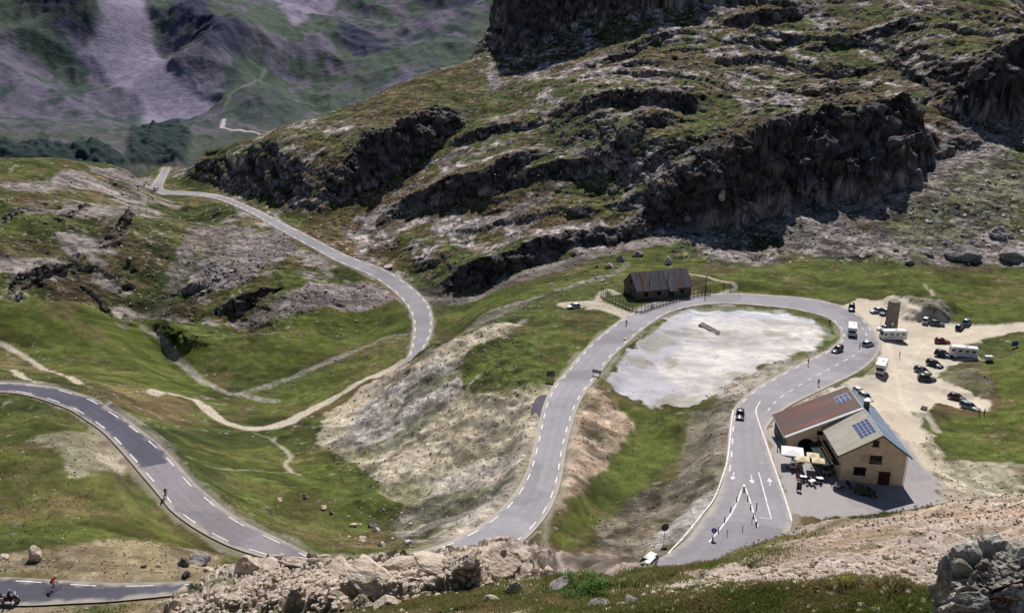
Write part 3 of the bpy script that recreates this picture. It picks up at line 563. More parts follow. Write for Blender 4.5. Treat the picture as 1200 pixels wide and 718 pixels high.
mixf(col(.62, .55, .5), hs([(262,140),(260,150),(270,152),(290,154),(306,158)], 3.5)*.8); mixf(col(.3, .27, .25), hs([(262,128),(270,112),(300,95),(312,80)], 3)*.3)
HC = HC*(.75+.5*h3)[:, None]; HC = HC*.80+np.array([.006, .008, .022], np.float32); HC = np.clip((HC/.09)**1.06*.09, 0, 1)*np.array([1.0, .985, 1.04], np.float32)  # bluish distance haze is mixed into the far slopes' own colour
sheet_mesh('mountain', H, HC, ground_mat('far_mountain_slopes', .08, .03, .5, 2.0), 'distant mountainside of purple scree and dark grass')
# ------------------------------------------------------------------ roads
def simple_mat(name, c1, c2=None, scale=2.0, rough=.8, spec=.3, bump=0, metal=0, detail=5, stretch=None):
    m, nt, b = new_mat(name, rough, spec); N, L = nt.nodes, nt.links; b.inputs['Metallic'].default_value = metal
    c2 = c2 or tuple(x*.8 for x in c1)
    tc = N.new('ShaderNodeTexCoord'); n = N.new('ShaderNodeTexNoise'); n.inputs['Scale'].default_value = scale; n.inputs['Detail'].default_value = detail
    src = tc.outputs['Object']
    if stretch:
        mp = N.new('ShaderNodeMapping'); mp.inputs['Scale'].default_value = stretch; L.new(src, mp.inputs['Vector']); src = mp.outputs[0]
    L.new(src, n.inputs['Vector'])
    r = N.new('ShaderNodeValToRGB'); r.color_ramp.elements[0].position = .35; r.color_ramp.elements[1].position = .68
    r.color_ramp.elements[0].color = (*c2, 1); r.color_ramp.elements[1].color = (*c1, 1); L.new(n.outputs['Fac'], r.inputs[0]); L.new(r.outputs[0], b.inputs['Base Color'])
    if bump:
        bp = N.new('ShaderNodeBump'); bp.inputs['Strength'].default_value = bump; bp.inputs['Distance'].default_value = .05; L.new(n.outputs['Fac'], bp.inputs['Height']); L.new(bp.outputs[0], b.inputs['Normal'])
    return m
def mesh_obj(name, V, Fc, mat, parent=None, smooth=False):
    me = bpy.data.meshes.new(name); me.from_pydata([tuple(v) for v in V], [], Fc); me.update()
    if mat: me.materials.append(mat)
    if smooth: me.polygons.foreach_set('use_smooth', [True]*len(me.polygons))
    o = bpy.data.objects.new(name, me); col_.objects.link(o)
    if parent: o.parent = parent
    return o
def road_mat():
    m, nt, b = new_mat('asphalt', .9, .2); N, L = nt.nodes, nt.links; at = N.new('ShaderNodeVertexColor'); at.layer_name = 'Col'; g = N.new('ShaderNodeNewGeometry')
    n = N.new('ShaderNodeTexNoise'); n.inputs['Scale'].default_value = 1.4; n.inputs['Detail'].default_value = 8; n.inputs['Roughness'].default_value = .7; L.new(g.outputs['Position'], n.inputs['Vector'])
    mr = N.new('ShaderNodeMapRange'); mr.inputs[1].default_value = .3; mr.inputs[2].default_value = .7; mr.inputs[3].default_value = .86; mr.inputs[4].default_value = 1.14; L.new(n.outputs['Fac'], mr.inputs[0])
    mx = N.new('ShaderNodeVectorMath'); mx.operation = 'SCALE'; L.new(at.outputs['Color'], mx.inputs[0]); L.new(mr.outputs[0], mx.inputs['Scale']); L.new(mx.outputs[0], b.inputs['Base Color']); return m
rmat = road_mat(); RC = {'road': (.285, .27, .29), 'mountain_road': (.26, .235, .255), 'hairpin_road': (.10, .10, .13), 'valley_road': (.27, .255, .275)}
TS = np.r_[-.015, .03, .09, .16, .23, .3, .37, .44, .5, .56, .63, .7, .77, .84, .91, .97, 1.015]; NT = len(TS)
for nm, rr in road_rows.items():
    n4 = (len(rr)-1)*3+1; ix = np.arange(n4)/3; i0 = np.minimum(ix.astype(int), len(rr)-2); f_ = (ix-i0)[:, None]; r4 = rr[i0]*(1-f_)+rr[i0+1]*f_
    P = r4[:, None, :3]*(1-TS[None, :, None])+r4[:, None, 3:]*TS[None, :, None]; P[..., 2] += .05
    X_, Y_ = P[..., 0].ravel(), P[..., 1].ravel(); wdt = np.hypot(r4[:, 0]-r4[:, 3], r4[:, 1]-r4[:, 4]); em = (np.minimum(TS, 1-TS)[None]*wdt[:, None]).ravel()
    cc = np.tile(np.array(RC[nm], np.float32), (len(X_), 1))
    if nm == 'mountain_road': k_ = np.repeat(ix, NT)+(np.tile(TS, n4)-.5)*2; cc[k_ > 77] = (.09, .09, .12)
    lane = np.abs(((np.tile(TS, n4)*4) % 1)-.5)*2; cc *= (.93+.10*lane*(vn(X_, Y_, 15, 601) > .2))[:, None]
    cc *= (.86+.28*fbm(X_, Y_, 5, 4, 602))[:, None]; cc *= (1-.16*sst(.58, .62, fbm(X_, Y_, 16, 3, 603)))[:, None]; cc *= (1+.10*sst(.6, .66, fbm(X_, Y_, 11, 2, 607)))[:, None]
    du = sst(.95, .1, em+(fbm(X_, Y_, 1.6, 3, 604)-.5)*1.5); cc = mix(cc, np.array([.42, .37, .31], np.float32)[None], du*.75)
    Fr = [(k*NT+j, k*NT+j+1, (k+1)*NT+j+1, (k+1)*NT+j) for k in range(n4-1) for j in range(NT-1)]
    o = mesh_obj(nm, P.reshape(-1, 3), Fr, rmat); ca = o.data.color_attributes.new('Col', 'FLOAT_COLOR', 'POINT'); ca.data.foreach_set('color', np.c_[cc, np.ones(len(cc))].astype(np.float32).ravel()); o['kind'] = 'structure'
# ------------------------------------------------------------------ object helpers
class MB:
    def __init__(s): s.V = []; s.F = []; s.M = []; s.mi = 0
    def add(s, V, Fc):
        o = len(s.V); s.V += [tuple(v) for v in V]; s.F += [tuple(i+o for i in f) for f in Fc]; s.M += [s.mi]*len(Fc); return s
    def box(s, c, d, rz=0, ry=0, rx=0):
        m = Matrix.Rotation(rz, 3, 'Z') @ Matrix.Rotation(ry, 3, 'Y') @ Matrix.Rotation(rx, 3, 'X'); V = []
        for x in (-.5, .5):
            for y in (-.5, .5):
                for z in (-.5, .5): V.append(Vector(c)+m @ Vector((x*d[0], y*d[1], z*d[2])))
        return s.add(V, [(0, 1, 3, 2), (4, 6, 7, 5), (0, 4, 5, 1), (2, 3, 7, 6), (0, 2, 6, 4), (1, 5, 7, 3)])
    def tube(s, a, b, r, r2=None, n=8, cap=True):
        a, b = Vector(a), Vector(b); r2 = r if r2 is None else r2; q = (b-a).to_track_quat('Z', 'Y'); V = []
        for p, rr in ((a, r), (b, r2)):
            for k in range(n): t = 2*math.pi*k/n; V.append(p+q @ Vector((rr*math.cos(t), rr*math.sin(t), 0)))
        Fc = [(k, (k+1) % n, n+(k+1) % n, n+k) for k in range(n)]
        if cap: Fc += [tuple(range(n-1, -1, -1)), tuple(range(n, 2*n))]
        return s.add(V, Fc)
    def prism(s, prof, y0, y1, inset=None):
        """prof: (x, z) outline extruded along y; inset scales y at each point"""
        n = len(prof); ins = inset or [1]*n
        V = [(x, y0*k, z) for (x, z), k in zip(prof, ins)]+[(x, y1*k, z) for (x, z), k in zip(prof, ins)]
        return s.add(V, [tuple(range(n)), tuple(range(2*n-1, n-1, -1))]+[(k, n+k, n+(k+1) % n, (k+1) % n) for k in range(n)])
    def build(s, name, mat, parent=None, smooth=False, bevel=0):
        me = bpy.data.meshes.new(name); me.from_pydata(s.V, [], s.F)
        mats = mat if isinstance(mat, (list, tuple)) else [mat]
        for m in mats: me.materials.append(m)
        if len(mats) > 1: me.polygons.foreach_set('material_index', s.M)
        bm = bmesh.new(); bm.from_mesh(me)
        if bevel: bmesh.ops.bevel(bm, geom=bm.edges[:]+bm.verts[:], offset=bevel, segments=2, affect='EDGES', clamp_overlap=True)
        bmesh.ops.recalc_face_normals(bm, faces=bm.faces); bm.to_mesh(me); bm.free()
        if smooth: me.polygons.foreach_set('use_smooth', [True]*len(me.polygons))
        o = bpy.data.objects.new(name, me); col_.objects.link(o)
        if parent: o.parent = parent
        return o
def tag(o, label, cat, group=None):
    o['label'] = label; o['category'] = cat
    if group: o['group'] = group
    return o
def thing(name, label, cat, loc=(0, 0, 0), rz=0, group=None):
    o = bpy.data.objects.new(name, None); col_.objects.link(o); o.location = loc; o.rotation_euler = (0, 0, rz); o.empty_display_size = .2
    return tag(o, label, cat, group)
_rc = np.concatenate(list(road_rows.values())); _rA = _rc[:, :2]; _rAB = _rc[:, 3:5]-_rA; _rL = (_rAB**2).sum(1)+1e-9
def road_level(x, y):
    t = ((x-_rA[:, 0])*_rAB[:, 0]+(y-_rA[:, 1])*_rAB[:, 1])/_rL; tc = np.clip(t, 0, 1); d = np.hypot(x-_rA[:, 0]-tc*_rAB[:, 0], y-_rA[:, 1]-tc*_rAB[:, 1])
    o = np.argsort(d)[:2]; w_ = 1/(d[o]+.003)
    return (float((_rc[o, 2]*w_).sum()/w_.sum()) if d[o[0]] < 1.2 and abs(t[o[0]]-.5) < .56 else None)
def gz(x, y):
    r_ = road_level(x, y)
    return r_+.05 if r_ is not None else float(G.height(x, y))
def on(u, v):
    """where the ground shows at a photo pixel"""
    h = G.hit(u, v); z = gz(h[0], h[1])
    for _ in range(4): p = pz(u, v, z); z = gz(p[0], p[1])
    return Vector((p[0], p[1], z))
def heading(u, v, du, dv):
    a = on(u, v); b = pz(u+du, v+dv, a.z); return math.atan2(b[1]-a.y, b[0]-a.x)
# ------------------------------------------------------------------ markings
white_paint = simple_mat('worn_white_paint', (.86, .85, .84), (.55, .53, .53), 1.6, .7, .2)
_flat_rr = {k: np.array(v) for k, v in road_rows.items()}
def row_pt(nm, s, t):
    rr = _flat_rr[nm]; i = min(int(s), len(rr)-2); f = s-i; r_ = rr[i]*(1-f)+rr[i+1]*f; p = r_[:3]*(1-t)+r_[3:]*t
    return np.array([p[0], p[1], p[2]+.078])
def ribbon(P, w, name, parent):
    P = np.array(P); V = []
    for k in range(len(P)):
        d = P[min(k+1, len(P)-1)]-P[max(k-1, 0)]; n = np.array([-d[1], d[0]])/(math.hypot(d[0], d[1])+1e-9)*w/2
        V += [(P[k][0]+n[0], P[k][1]+n[1], P[k][2]), (P[k][0]-n[0], P[k][1]-n[1], P[k][2])]
    return V, [(2*k, 2*k+1, 2*k+3, 2*k+2) for k in range(len(P)-1)]
mk = {nm: MB() for nm in ROADS}
def edge_dashes(nm, off, side, s0, s1, dash=3.0, gap=3.5, w=.22, from_a=None):
    rr = _flat_rr[nm]; pts_ = []
    for s in np.arange(s0, s1, .25):
        r_ = row_pt(nm, s, .5); i = min(int(s), len(rr)-2); q = rr[i]*(1-(s-i))+rr[i+1]*(s-i); wd = math.hypot(q[0]-q[3], q[1]-q[4])
        t = off/wd if side == 'A' else 1-off/wd
        if from_a: t = from_a/wd
        pts_.append(row_pt(nm, s, t))
    pts_ = np.array(pts_); L_ = np.r_[0, np.cumsum(np.hypot(*np.diff(pts_[:, :2], axis=0).T))]; d = 0
    while d+dash < L_[-1]:
        ts = np.linspace(d, d+dash, 4); P = np.stack([np.interp(ts, L_, pts_[:, j]) for j in range(3)], 1)
        mk[nm].add(*ribbon(P, w, '', None)); d += dash+gap
edge_dashes('road', .75, 'A', 50, 325); edge_dashes('road', .75, 'B', 135, 325); edge_dashes('road', 0, 'A', 78, 140, from_a=6.6, dash=2.6, gap=3)
edge_dashes('mountain_road', .75, 'A', 10, 165, w=.21); edge_dashes('mountain_road', .75, 'B', 10, 165, w=.21)
edge_dashes('hairpin_road', .62, 'B', 0, 80, w=.17, dash=3.1, gap=3.4)
edge_dashes('valley_road', .7, 'A', 10, 130, w=.3); edge_dashes('valley_road', .7, 'B', 10, 130, w=.3)
def line_px(P, w, dash=None):
    Pw = catmull([on(u, v) for u, v in P], 8) if len(P) > 2 else np.array([np.array(on(*P[0]))*(1-t)+np.array(on(*P[1]))*t for t in np.linspace(0, 1, 6)])
    Pw = Pw.copy()
    for p in Pw: r_ = road_level(p[0], p[1]); p[2] = (r_ if r_ is not None else p[2]-.05)+.08
    mk['road'].add(*ribbon(Pw, w, '', None))
line_px([(859,480),(857,497),(853,535),(846,560),(836,585),(818,608),(800,630),(783,648)], .24)
line_px([(891,470),(886,480),(889,494),(899,523),(912,560),(920,584),(928,610)], .24)
line_px([(872,567),(862,592),(849,613),(831,635)], .26); line_px([(872,567),(880,590),(888,617)], .26); line_px([(889,553),(904,608)], .2)
line_px([(755,661),(768,652)], .24); line_px([(890,606),(902,608)], .15)
def arrow(u, v, du, dv, L_=3.6):
    a = np.array(on(u, v)); b = np.array(on(u+du, v+dv)); d = (b-a); d /= np.hypot(d[0], d[1]); n = np.array([-d[1], d[0], 0]); z = on(u, v).z+.055
    def P(s, t): q = a+d*s+n*t; return (q[0], q[1], z)
    mk['road'].add([P(-L_/2, -.09), P(-L_/2, .09), P(.2, .09), P(.2, -.09), P(.15, .5), P(.15, -.5), P(L_/2, 0)], [(0, 1, 2, 3), (4, 5, 6)])
arrow(859,558,-2,8); arrow(881,562,1,8); arrow(902,565,-1,-8)
for nm in ROADS:
    o = mk[nm].build('marking', white_paint, bpy.data.objects[nm]); o['kind'] = 'structure'
# dark patch of old asphalt beside the road
P = [pz(u, v, 5.3) for u, v in [(629,466),(634,462),(640,461),(644,463),(642,470),(639,478),(636,487),(632,491),(626,492),(622,489),(622,482),(625,473)]]
cz = [float(G.height(p[0], p[1])) for p in P]; V = [(p[0], p[1], max(z, 5.0)+.06) for p, z in zip(P, cz)]
o = mesh_obj('asphalt_patch', V, [tuple(range(len(V)))], simple_mat('old_dark_asphalt', (.10, .092, .115), (.075, .068, .085), .8, .9, .2)); o['kind'] = 'structure'
# ------------------------------------------------------------------ materials for things
M = {}
def paintm(n, c, rough=.35, metal=0): M[n] = simple_mat(n, c, tuple(x*.86 for x in c), .8, rough, .5, 0, metal); return M[n]
for n, c in dict(white=(.78, .78, .78), silver=(.50, .52, .55), black=(.018, .018, .022), navy=(.02, .028, .06), red=(.22, .015, .02), teal=(.04, .075, .10), grey=(.13, .14, .15), maroon=(.10, .035, .03), bluegrey=(.25, .31, .37), darkgreen=(.05, .065, .06)).items(): paintm('paint_'+n, c)
M['glass'] = simple_mat('dark_window_glass', (.02, .024, .03), (.012, .014, .018), 1, .08, .6)
M['tyre'] = simple_mat('black_rubber', (.018, .018, .02), (.012, .012, .012), 6, .85, .2); M['rim'] = simple_mat('alloy_rim', (.42, .43, .45), (.3, .3, .31), 4, .35, .5, 0, .6)
M['lamp'] = simple_mat('clear_lamp', (.75, .76, .78), (.6, .6, .62), 3, .15, .6); M['tail'] = simple_mat('red_lamp', (.35, .02, .015), (.25, .01, .01), 3, .25, .5)
M['plastic'] = simple_mat('black_plastic', (.03, .03, .032), (.02, .02, .02), 5, .6, .3); M['stripe'] = simple_mat('grey_blue_stripe', (.12, .16, .25), (.1, .13, .2), 3, .4, .4)
M['steel'] = simple_mat('galvanised_steel', (.33, .34, .35), (.22, .22, .23), 5, .5, .4, 0, .5); M['darksteel'] = simple_mat('dark_steel', (.05, .055, .06), (.03, .03, .035), 5, .5, .4)
# ------------------------------------------------------------------ vehicles
def wheel(parent, x, y, r, w_, rimm=None):
    t = MB().tube((x, y-w_/2, r), (x, y+w_/2, r), r, n=20).build('wheel', M['tyre'], parent, bevel=.0)
    s = 1 if y > 0 else -1
    MB().tube((x, y+s*w_*.35, r), (x, y+s*(w_/2+.012), r), r*.62, n=14).build('rim', rimm or M['rim'], t)
def loft(secs):
    """secs: list of (x, [(y, z), ...]) half outlines mirrored into closed rings"""
    V = []; Fc = []; n = None
    for x, half in secs:
        ring = [(x, y, z) for y, z in half]+[(x, -y, z) for y, z in reversed(half)]; n = len(ring); V += ring
    for k in range(len(secs)-1):
        for j in range(n): Fc.append((k*n+j, k*n+(j+1) % n, (k+1)*n+(j+1) % n, (k+1)*n+j))
    Fc.append(tuple(range(n))); Fc.append(tuple((len(secs)-1)*n+j for j in reversed(range(n)))); return V, Fc
def make_car(label, paint, kind='hatch', loc=(0, 0, 0), rz=0, group=None):
    t = thing('parked_car' if group else 'car', label, 'car', loc, rz, group); pm = M['paint_'+paint]
    Lh, hw, H = {'hatch': (2.02, .86, 1.46), 'estate': (2.25, .88, 1.50), 'suv': (2.2, .92, 1.72), 'sedan': (2.25, .88, 1.43)}[kind]
    b = .95 if kind == 'suv' else .88
    st = [(-1, .52, .40, .80), (-.985, b*.86, .28, .88), (-.9, b*.98, .22, .95), (-.6, b, .2, .99), (-.1, b, .2, 1), (.38, b*.99, .2, 1), (.72, b*.90, .2, .97), (.9, b*.80, .23, .92), (.985, b*.68, .28, .84), (1, .50, .38, .76)]
    secs = []
    for fx, zt, zb, k in st:
        h = hw*k; secs.append((fx*Lh, [(0, zb), (h*.9, zb), (h, zb+(zt-zb)*.35), (h*.985, zb+(zt-zb)*.8), (h*.88, zt), (0, zt+.025)]))
    MB().add(*loft(secs)).build('body', pm, t, smooth=True)
    rb = {'hatch': -.93, 'estate': -.96, 'suv': -.95, 'sedan': -.78}[kind]; rt = {'hatch': -.74, 'estate': -.86, 'suv': -.84, 'sedan': -.48}[kind]
    x = [rb*Lh, rt*Lh, (.06)*Lh, (.44)*Lh]; hb, ht = hw*.87, hw*.66; zr = H-.045
    prof = [(x[0], b-.03), (x[1], zr), (x[2], zr), (x[3], b-.04)]
    V = [(px, s*(hb if i in (0, 3) else ht), z) for s in (-1, 1) for i, (px, z) in enumerate(prof)]
    MB().add(V, [(0, 1, 2, 3), (7, 6, 5, 4), (0, 4, 5, 1), (1, 5, 6, 2), (2, 6, 7, 3)]).build('window', M['glass'], t)
    r_ = MB(); r_.add(*loft([(x[1]-.06, [(0, zr-.01), (ht*.96, zr-.03), (ht*1.0, zr), (ht*.9, zr+.03), (0, H-.01)]), ((x[1]+x[2])/2, [(0, zr), (ht*1.02, zr-.02), (ht*1.03, zr+.01), (ht*.92, H-.02), (0, H+.015)]), (x[2]+.06, [(0, zr-.01), (ht*.96, zr-.03), (ht*1.0, zr), (ht*.9, zr+.03), (0, H-.01)])])); r_.build('roof', pm, t, smooth=True)
    for s in (-1, 1):
        e = s*.012
        for (xa, xb, ra) in ((x[0]+.02, x[1], .05), (x[3]-.02, x[2]+.02, .035), ((x[0]+x[3])*.5-.12, (x[1]+x[2])*.5-.05, .035)):
            MB().tube((xa, s*hb+e, b-.02), (xb, s*ht+e, zr+.01), ra, n=6).build('pillar', pm, t)
    for s in (-1, 1):
        MB().box((Lh*.935, s*hw*.66, b*.73), (.16, hw*.34, .13), rz=-s*.3).build('headlight', M['lamp'], t)
        MB().box((-Lh*.972, s*hw*.72, b*.86), (.08, hw*.26, .2), rz=s*.2).build('tail_light', M['tail'], t)
        MB().box((x[3]-.25, s*(hw+.09), b+.07), (.12, .2, .13)).build('wing_mirror', pm, t, bevel=.02)
        wheel(t, Lh*.64, s*(hw-.1), .32, .21); wheel(t, -Lh*.60, s*(hw-.1), .32, .21)
    MB().box((Lh*.985, 0, .36), (.07, hw*1.1, .2)).build('grille', M['plastic'], t); MB().box((-Lh*.985, 0, .52), (.05, .5, .11)).build('number_plate', white_paint, t)
    return t
def make_camper(label, kind, loc, rz, group=None):
    t = thing('camper_van', label, 'camper van', loc, rz, group); w_ = 1.12; wm = M['paint_white']
    if kind == 'integral':
        prof = [(-3.4, .45), (-3.45, 1.2), (-3.4, 2.7), (-3.25, 2.84), (2.7, 2.84), (3.0, 2.66), (3.28, 1.75), (3.42, 1.1), (3.45, .45)]
        MB().prism(prof, -w_, w_).build('body', wm, t, bevel=.07)
        MB().box((3.19, 0, 1.98), (.05, 1.9, .82), ry=-.3).build('windscreen', M['glass'], t)
        for s in (-1, 1):
            for xx, ww in ((2.55, .8), (.9, .95), (-.7, .8), (-2.3, .95)): MB().box((xx, s*(w_+.008), 1.95), (ww, .03, .52)).build('window', M['glass'], t)
        lf = 3.44
    elif kind == 'overcab':
        prof = [(-2.9, .5), (-2.95, 2.7), (-2.8, 2.86), (1.6, 2.86), (2.35, 2.7), (2.6, 2.35), (2.45, 1.95), (1.35, 1.9), (1.3, .5)]
        MB().prism(prof, -w_, w_).build('body', wm, t, bevel=.06)
        MB().prism([(1.2, .35), (1.2, 1.88), (1.75, 1.88), (2.25, 1.2), (2.85, 1.02), (2.95, .4)], -.94, .94).build('cab', wm, t, bevel=.06)
        MB().box((2.02, 0, 1.56), (.05, 1.6, .72), ry=-.64).build('windscreen', M['glass'], t)
        for s in (-1, 1):
            MB().box((1.62, s*.95, 1.5), (.6, .03, .5)).build('window', M['glass'], t)
            for xx, ww in ((.3, .9), (-1.9, 1.0)): MB().box((xx, s*(w_+.008), 1.9), (ww, .03, .5)).build('window', M['glass'], t)
            MB().box((2.0, s*(w_+.006), 2.35), (.5, .03, .28)).build('window', M['glass'], t)
        MB().box((-2.965, 0, 2.0), (.03, .9, .5)).build('window', M['glass'], t)
        lf = 2.93
    for s in (-1, 1):
        MB().box((-.3, s*(w_+.006), 1.25), (4.6, .02, .12)).build('stripe', M['stripe'], t)
        MB().box((lf, s*.72, .82), (.08, .28, .2)).build('headlight', M['lamp'], t)
        wheel(t, lf-1.0, s*(w_-.22), .34, .22); wheel(t, -lf+1.15 if kind == 'integral' else -1.7, s*(w_-.22), .34, .22)
    MB().box((0, 0, .45), (2*lf-.6, 1.9, .25)).build('skirt', M['plastic'], t); MB().box((-1.2, -w_-.012, 1.5), (.62, .02, 1.7)).build('door', paintm('camper_door', (.66, .66, .66)), t, bevel=.005)
    MB().box((-.6, .2, 2.92), (.7, .5, .12)).build('roof_vent', M['lamp'], t, bevel=.03)
    MB().box((lf+.01, 0, .55), (.06, 1.6, .28)).build('bumper', M['plastic'], t)
    return t
for u, v, du, dv, kind, c, lab, grp in [
  (672,361,-10,1,'hatch','white','white hatchback parked alone on the track end left of the stone barn',1),
  (867,489,-1,10,'hatch','black','black car driving down the road beside the restaurant terrace',0),
  (981,412,-10,6,'estate','black','black car driving on the bend beside the scree flat',0),
  (1017,405,8,-3,'hatch','silver','small silver car on the outer edge of the bend',1),
  (998,363,0,8,'suv','black','black off-roader facing the camera at the far left corner of the car park',1),
  (1027,366,-10,1,'hatch','silver','silver hatchback parked side-on left of the stone tower',1),
  (1037,368,-7,3,'estate','teal','dark teal estate car touching the left side of the stone tower',1),
  (1036,387,-10,0,'hatch','white','white car half hidden behind the camper van below the tower',1),
  (1085,377,5,-6,'hatch','white','white and black hatchback below the rubble mound',1),
  (1098,381,6,1,'hatch','grey','small grey car right of the white hatchback below the rubble mound',1),
  (1125,385,8,-6,'estate','navy','navy car on the upper right edge of the car park',1),
  (1133,379,8,-6,'hatch','bluegrey','pale blue car parked behind the navy one',1),
  (1104,402,10,1,'hatch','red','red car on the car park, the only red one',1),
  (1105,418,10,3,'suv','black','large black car parked against the nose of the long camper van',1),
  (1095,429,10,4,'estate','black','black estate between the long camper van and two grey cars',1),
  (1081,437,10,4,'estate','grey','grey car, upper one of the pair parked side by side',1),
  (1086,446,10,1,'suv','darkgreen','dark green grey off-roader, lower one of the pair parked side by side',1),
  (1121,468,10,3,'hatch','maroon','dark maroon car near the green lawn at lower right',1),
  (1136,479,10,4,'estate','bluegrey','pale blue estate at the lower right tip of the car park',1),
  (1007,462,8,6,'hatch','white','white hatchback behind the restaurant roof',1),
  (1014,468,8,6,'estate','silver','silver car nearest to the back wall of the restaurant',1),
  (1014,579,10,2,'hatch','navy','navy car in the shadow of the restaurant front',1),
  (760,671,-8,6,'estate','white','white car on the lower road behind the grassy crest',0),
  (182,223,-6,2,'hatch','white','tiny white car far off on the bend of the valley road',0)]:
    p = on(u, v) if u != 760 else Vector(pz(757, 664, 12.8)); make_car(lab, c, kind, p, heading(u, v, du, dv), 'cars parked around the pass' if grp else None)
for u, v, du, dv, kind, lab in [(998,392,0,9,'overcab','white camper with overcab bunk facing the camera at the car park entrance'),(1046,398,-10,0,'integral','white camper van side-on right in front of the stone tower'),
  (1032,436,-4,8,'overcab','white overcab camper alone in the middle of the gravel above the restaurant'),(1128,418,-10,-1,'integral','long white camper van among the dark cars at the right side of the car park')]:
    make_camper(lab, kind, on(u, v), heading(u, v, du, dv), 'camper vans at the pass')
# small trailer behind the long camper
p = on(1158, 423); t = thing('trailer', 'small white box trailer right of the long camper van', 'trailer', p, 0)
MB().box((0, 0, .95), (1.9, 1.3, .95)).build('body', M['paint_white'], t, bevel=.08); MB().tube((.9, 0, .5), (1.9, 0, .45), .04).build('drawbar', M['steel'], t)
for s in (-1, 1): wheel(t, 0, s*.72, .28, .16)
# ------------------------------------------------------------------ people
skin = simple_mat('skin', (.42, .26, .19), (.36, .21, .15), 8, .6, .3); hairm = simple_mat('dark_hair', (.04, .025, .015), (.02, .014, .01), 20, .7, .2)
cloth = {n: simple_mat('cloth_'+n, c, tuple(x*.7 for x in c), 9, .9, .1, .2) for n, c in dict(dark=(.04, .04, .05), red=(.6, .03, .03), white=(.7, .7, .68), blue=(.05, .09, .2), beige=(.4, .33, .24), black=(.015, .015, .018), grey=(.2, .2, .21), green=(.06, .1, .05), yellow=(.5, .4, .06)).items()}
POSES = {
 'stand': dict(pel=(0, 0, .95), chest=(0.02, 0, 1.28), neck=(.02, 0, 1.5), head=(.05, 0, 1.66), hip=.10, sh=.19, knee=[(.03, .10, .5), (.02, -.10, .5)], foot=[(0, .11, .07), (-.02, -.11, .07)], elb=[(-.02, .26, 1.16), (-.02, -.26, 1.16)], hand=[(.08, .26, .92), (.08, -.26, .92)]),
 'walk': dict(pel=(0, 0, .93), chest=(.03, 0, 1.26), neck=(.04, 0, 1.48), head=(.08, 0, 1.64), hip=.10, sh=.19, knee=[(.16, .10, .50), (-.03, -.10, .48)], foot=[(.26, .1, .08), (-.32, -.1, .12)], elb=[(-.12, .25, 1.15), (.1, -.25, 1.15)], hand=[(-.08, .26, .92), (.3, -.24, 1.0)]),
 'ride': dict(pel=(-.22, 0, 1.0), chest=(.08, 0, 1.30), neck=(.24, 0, 1.43), head=(.36, 0, 1.54), hip=.10, sh=.19, knee=[(.16, .12, .84), (.10, -.12, .66)], foot=[(.0, .12, .48), (-.0, -.12, .2)], elb=[(.30, .23, 1.16), (.30, -.23, 1.16)], hand=[(.50, .20, 1.02), (.50, -.20, 1.02)]),
 'moto': dict(pel=(-.15, 0, .86), chest=(-.06, 0, 1.16), neck=(.02, 0, 1.38), head=(.08, 0, 1.54), hip=.13, sh=.21, knee=[(.28, .26, .72), (.28, -.26, .72)], foot=[(.12, .24, .30), (.12, -.24, .30)], elb=[(.14, .33, 1.08), (.14, -.33, 1.08)], hand=[(.42, .30, 1.06), (.42, -.30, 1.06)]),
 'sit': dict(pel=(0, 0, .52), chest=(.0, 0, .85), neck=(.03, 0, 1.07), head=(.07, 0, 1.22), hip=.10, sh=.19, knee=[(.42, .12, .50), (.42, -.12, .50)], foot=[(.44, .12, .07), (.40, -.12, .07)], elb=[(.06, .26, .74), (.06, -.26, .74)], hand=[(.3, .18, .74), (.3, -.18, .74)])}
_pose = {}
